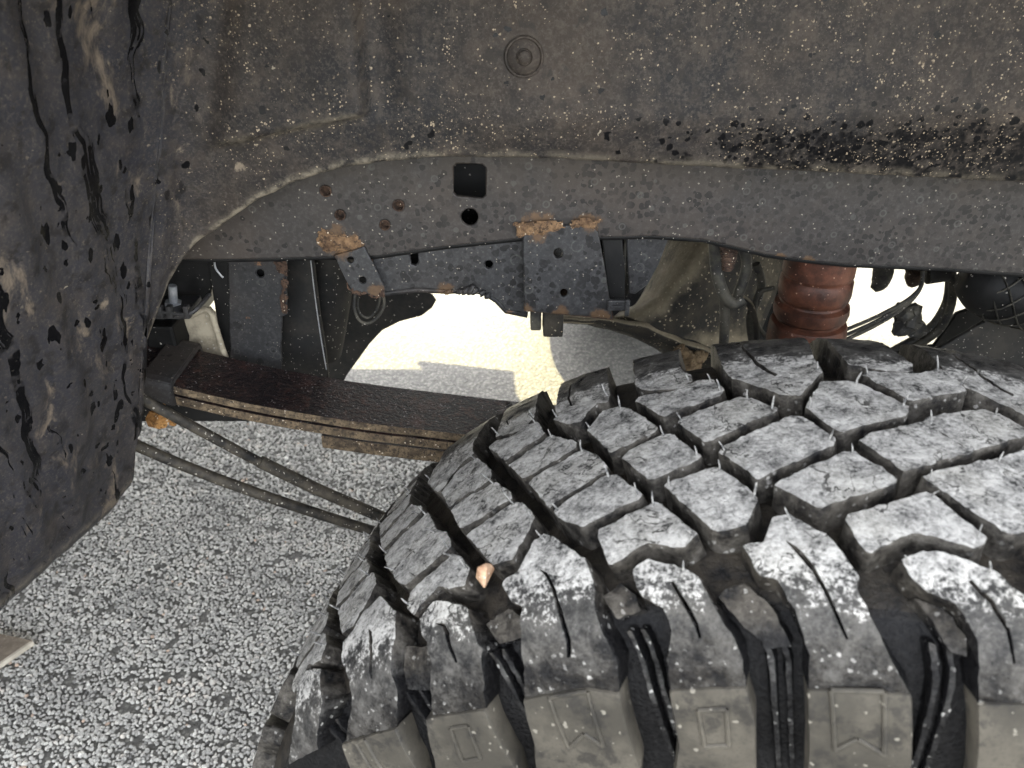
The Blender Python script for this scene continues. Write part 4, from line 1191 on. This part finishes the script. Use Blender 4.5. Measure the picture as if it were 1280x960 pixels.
# sidewall pads with their moulded marks
padm = {}
for k, e in (('PA', 'EA'), ('PL', 'EL'), ('PM', 'EM'), ('PB', 'EB'), ('PC', 'EC'), ('PD', None)):
    lp = [(t, max(u, -240)) for t, u in BL[k]]
    o = block('sidewall_pad', lp, 'pad', height=.0012, seed=ord(k[1]))
    padm[k] = o
    if e:
        l2 = [(math.radians(t)*TR, u/1000) for t, u in BL[e]]
        # a bead of rubber along the outline of the mark
        bm = bmesh.new()
        q = [Vector(p) for p in l2]; q = [q[i]+(q[(i+1) % len(q)]-q[i])*f for i in range(len(q)) for f in (0, .25, .5, .75)]
        for i in range(len(q)):
            a = tyre_pt(q[i].x/TR, q[i].y, .0014); b = tyre_pt(q[(i+1) % len(q)].x/TR, q[(i+1) % len(q)].y, .0014)
            tube_bm(bm, [a, b], .00125, 8, 1)
        me = bpy.data.meshes.new('tmp'); bm.to_mesh(me); bm.free()
        # join the bead into the pad's own mesh
        bj = bmesh.new(); bj.from_mesh(o.data); bj.from_mesh(me); bj.to_mesh(o.data); bj.free(); bpy.data.meshes.remove(me)
for n in range(1, 18):
    copy_piece(padm['PC'], PITCHD*n); copy_piece(padm['PB'], PITCHD*(n+.97))

# rubber hairs left by the mould vents
hm = []
for k in range(3):
    r = random.Random(k+2); bm = bmesh.new(); bx, by = r.uniform(-.0014, .0014), r.uniform(-.0014, .0014)
    tube_bm(bm, [(0, 0, -.001), (bx*.2, by*.2, .0025), (bx*.6, by*.6, .0050), (bx*1.3, by*1.3, .0076)], [.0006, .00057, .0005, .0003], 6, 2)
    me = bpy.data.meshes.new('rubber_hair'); bm.to_mesh(me); bm.free(); me.materials.append(HAIR); hm.append(me)
r = random.Random(8)
seen = []
for t, u in spots:
    if not (-72 < t < 16) or any(abs(t-a)*7.7 < 5 and abs(u-b) < 5 for a, b in seen): continue
    seen.append((t, u))
    o = bpy.data.objects.new('rubber_hair', hm[r.randrange(3)]); COL.objects.link(o); o.parent = ty
    p = tyre_pt(math.radians(t), u/1000, 0); q = tyre_pt(math.radians(t), u/1000, .01)
    z = (q-p).normalized()
    z = (z+Vector((r.uniform(-.25, .25), r.uniform(-.25, .25), r.uniform(-.2, .2)))).normalized()
    o.matrix_local = Matrix.Translation(p) @ z.to_track_quat('Z', 'Y').to_matrix().to_4x4() @ Matrix.Rotation(r.uniform(0, 6), 4, 'Z') @ Matrix.Scale(r.uniform(.75, 1.15), 4)

# wheel rim behind the tyre's sidewall
def ring_y(name, prof, mat, parent, seg=64):
    vs, fs = [], []
    for k in range(seg):
        t = 2*math.pi*k/seg
        for a, rr in prof: vs.append((rr*math.sin(t), a, rr*math.cos(t)))
    m = len(prof)
    for k in range(seg):
        for j in range(m-1): fs.append((k*m+j, ((k+1) % seg)*m+j, ((k+1) % seg)*m+j+1, k*m+j+1))
    return mesh(name, vs, fs, mat, parent, .6)
RIMP = [(-.118, .232), (-.122, .224), (-.110, .214), (-.098, .196), (-.060, .186), (-.050, .150), (-.070, .110), (-.075, .070), (-.095, .062), (-.100, .010), (-.100, .001)]
rim = ring_y('rim', RIMP+[], ZINC, truck); rim.location = TLOC-truck.location; rim.rotation_euler = ROT.to_euler()
back = ring_y('rim_barrel', [(-.098, .196), (.0, .190), (.100, .205), (.116, .232)], ZINC, rim)

# ---- pebble held in the tread
t, u = BL['pebble'][0]
bm = bmesh.new(); rp = random.Random(21)
for i in range(15):
    q = Vector((rp.gauss(0, 1), rp.gauss(0, 1), rp.gauss(0, 1))).normalized()*.0078*rp.uniform(.86, 1.08); bm.verts.new(q)
bmesh.ops.convex_hull(bm, input=bm.verts[:])
bmesh.ops.bevel(bm, geom=bm.edges[:], offset=.0005, segments=1, affect='EDGES')
for v in []:
    v.co = Vector((v.co.x*1.02, v.co.y*.9, v.co.z*1.0)); v.co *= 1+.28*noise.noise(v.co*150)
    for nrm, d in ((Vector((.5, -.6, .6)), .0052), (Vector((-.6, -.5, .6)), .0054), (Vector((.2, .9, .4)), .0050), (Vector((.9, .1, .3)), .0056)):
        nrm = nrm.normalized(); k = v.co.dot(nrm)-d
        if k > 0: v.co -= nrm*k*.85
peb = bm_obj('pebble', bm, mat_simple('tan_stone', (.30, .17, .10), (.56, .38, .25), 160, .7, .4, .15, (.8, .7, .6)), None, False)
peb.location = TYM @ tyre_pt(math.radians(t), u/1000, -.002)
tag(peb, 'small tan pebble wedged in the groove between two dusty tread blocks', 'pebble')

# ---- a board end lying on the gravel at the left
def G(px, py):
    up = (480-py)/960; d = Vector(((px-640)/960, CP+up*SP, -SP+up*CP)); q = Vector((0, 0, CAM_Z))+d*(CAM_Z/-d.z); return q
bm = bmesh.new()
a, b = G(45, 808), G(-60, 880)
dx = (b-a).normalized(); nx = Vector((-dx.y, dx.x, 0))
if nx.y < 0: nx = -nx
L = .55; Wd = .085; H = .016
vv = []
for z in (.003, H):
    for q in (a, a+dx*L, a+dx*L+nx*Wd, a+dx*.03+nx*Wd): vv.append(bm.verts.new((q.x, q.y, z)))
bm.faces.new(vv[3::-1]); bm.faces.new(vv[4:])
for i in range(4): bm.faces.new((vv[i], vv[(i+1) % 4], vv[4+(i+1) % 4], vv[4+i]))
bmesh.ops.bevel(bm, geom=bm.edges[:], offset=.0015, segments=2, affect='EDGES')
brd = bm_obj('board', bm, [mat_simple('weathered_wood', (.09, .07, .05), (.17, .135, .10), 30, .8, .4, .05), mat_simple('bare_wood_edge', (.30, .27, .22), (.45, .41, .34), 40, .8, .3, .05)], None)
for f in brd.data.polygons:
    if abs(f.normal.z) < .7: f.material_index = 1
tag(brd, 'brown board with a pale edge lying on the gravel beside the flap', 'board')

# ------------------------------------------------------------------ the rest of the truck: body, far side
FARY = 2.50
def arc(cx, cz, r, a0, a1, n=24): return [(cx+r*math.cos(math.radians(a0+(a1-a0)*i/n)), cz+r*math.sin(math.radians(a0+(a1-a0)*i/n))) for i in range(n+1)]
near_fender = plate_xz('front_fender', [(-.66, .60)]+arc(.23, .46, .80, 169, 11)+[(1.20, .62), (1.20, 1.34), (-.66, 1.36)], .19, .03, BODY, truck, [], .006)
far_fender = plate_xz('front_fender', [(-.55, .52), (-.30, .58), (-.352, .69), (-.375, .80), (-.34, .95), (-.20, 1.08), (0, 1.15), (.3, 1.18), (.6, 1.12), (.8, 1.0), (.9, .8), (.89, .62), (1.20, .60), (1.20, 1.28), (-.55, 1.34)], FARY, .03, BODY, truck, [], .006)
box('hood', (-.52, .20, 1.26), (1.22, FARY, 1.36), BODY, truck, .03)
bm = bmesh.new()
vs = [(-.52, .21, .52), (-2.35, .21, .50), (-2.35, FARY, .50), (-.52, FARY, .52), (-.52, .21, 1.34), (-2.35, .21, 1.40), (-2.35, FARY, 1.40), (-.52, FARY, 1.34),
      (-1.0, .36, 1.95), (-2.25, .36, 1.98), (-2.25, FARY-.15, 1.98), (-1.0, FARY-.15, 1.95)]
for v in vs: bm.verts.new(v)
bm.verts.ensure_lookup_table()
for f in ((3, 2, 1, 0), (0, 1, 5, 4), (2, 3, 7, 6), (1, 2, 6, 5), (3, 0, 4, 7), (4, 5, 9, 8), (6, 7, 11, 10), (5, 6, 10, 9), (7, 4, 8, 11), (8, 9, 10, 11)): bm.faces.new([bm.verts[i] for i in f])
bmesh.ops.bevel(bm, geom=bm.edges[:], offset=.025, segments=2, affect='EDGES')
bm_obj('cab', bm, BODY, truck)
box('load_bed', (-4.4, .20, .62), (-2.37, FARY, 1.46), BODY, truck, .03)
box('grille', (1.14, .40, .72), (1.21, FARY-.2, 1.255), BODY, truck, .02)
box('bumper', (1.23, .25, .58), (1.36, FARY-.05, .80), ZINC, truck, .03)
box('engine_block', (-.35, 1.0, .80), (.95, 1.75, 1.22), DARK, truck, .03)
box('frame_rail', (-4.2, 1.95, .80), (1.15, 2.03, .98), STEEL, truck, .006)
ft = bpy.data.objects.new('tyre', ty.data); COL.objects.link(ft); ft.parent = truck
ft.location = Vector((.375, 2.33, .42))-truck.location
fr_ = bpy.data.objects.new('rim', rim.data); COL.objects.link(fr_); fr_.parent = truck
fr_.location = ft.location; fr_.rotation_euler = (0, 0, math.pi)
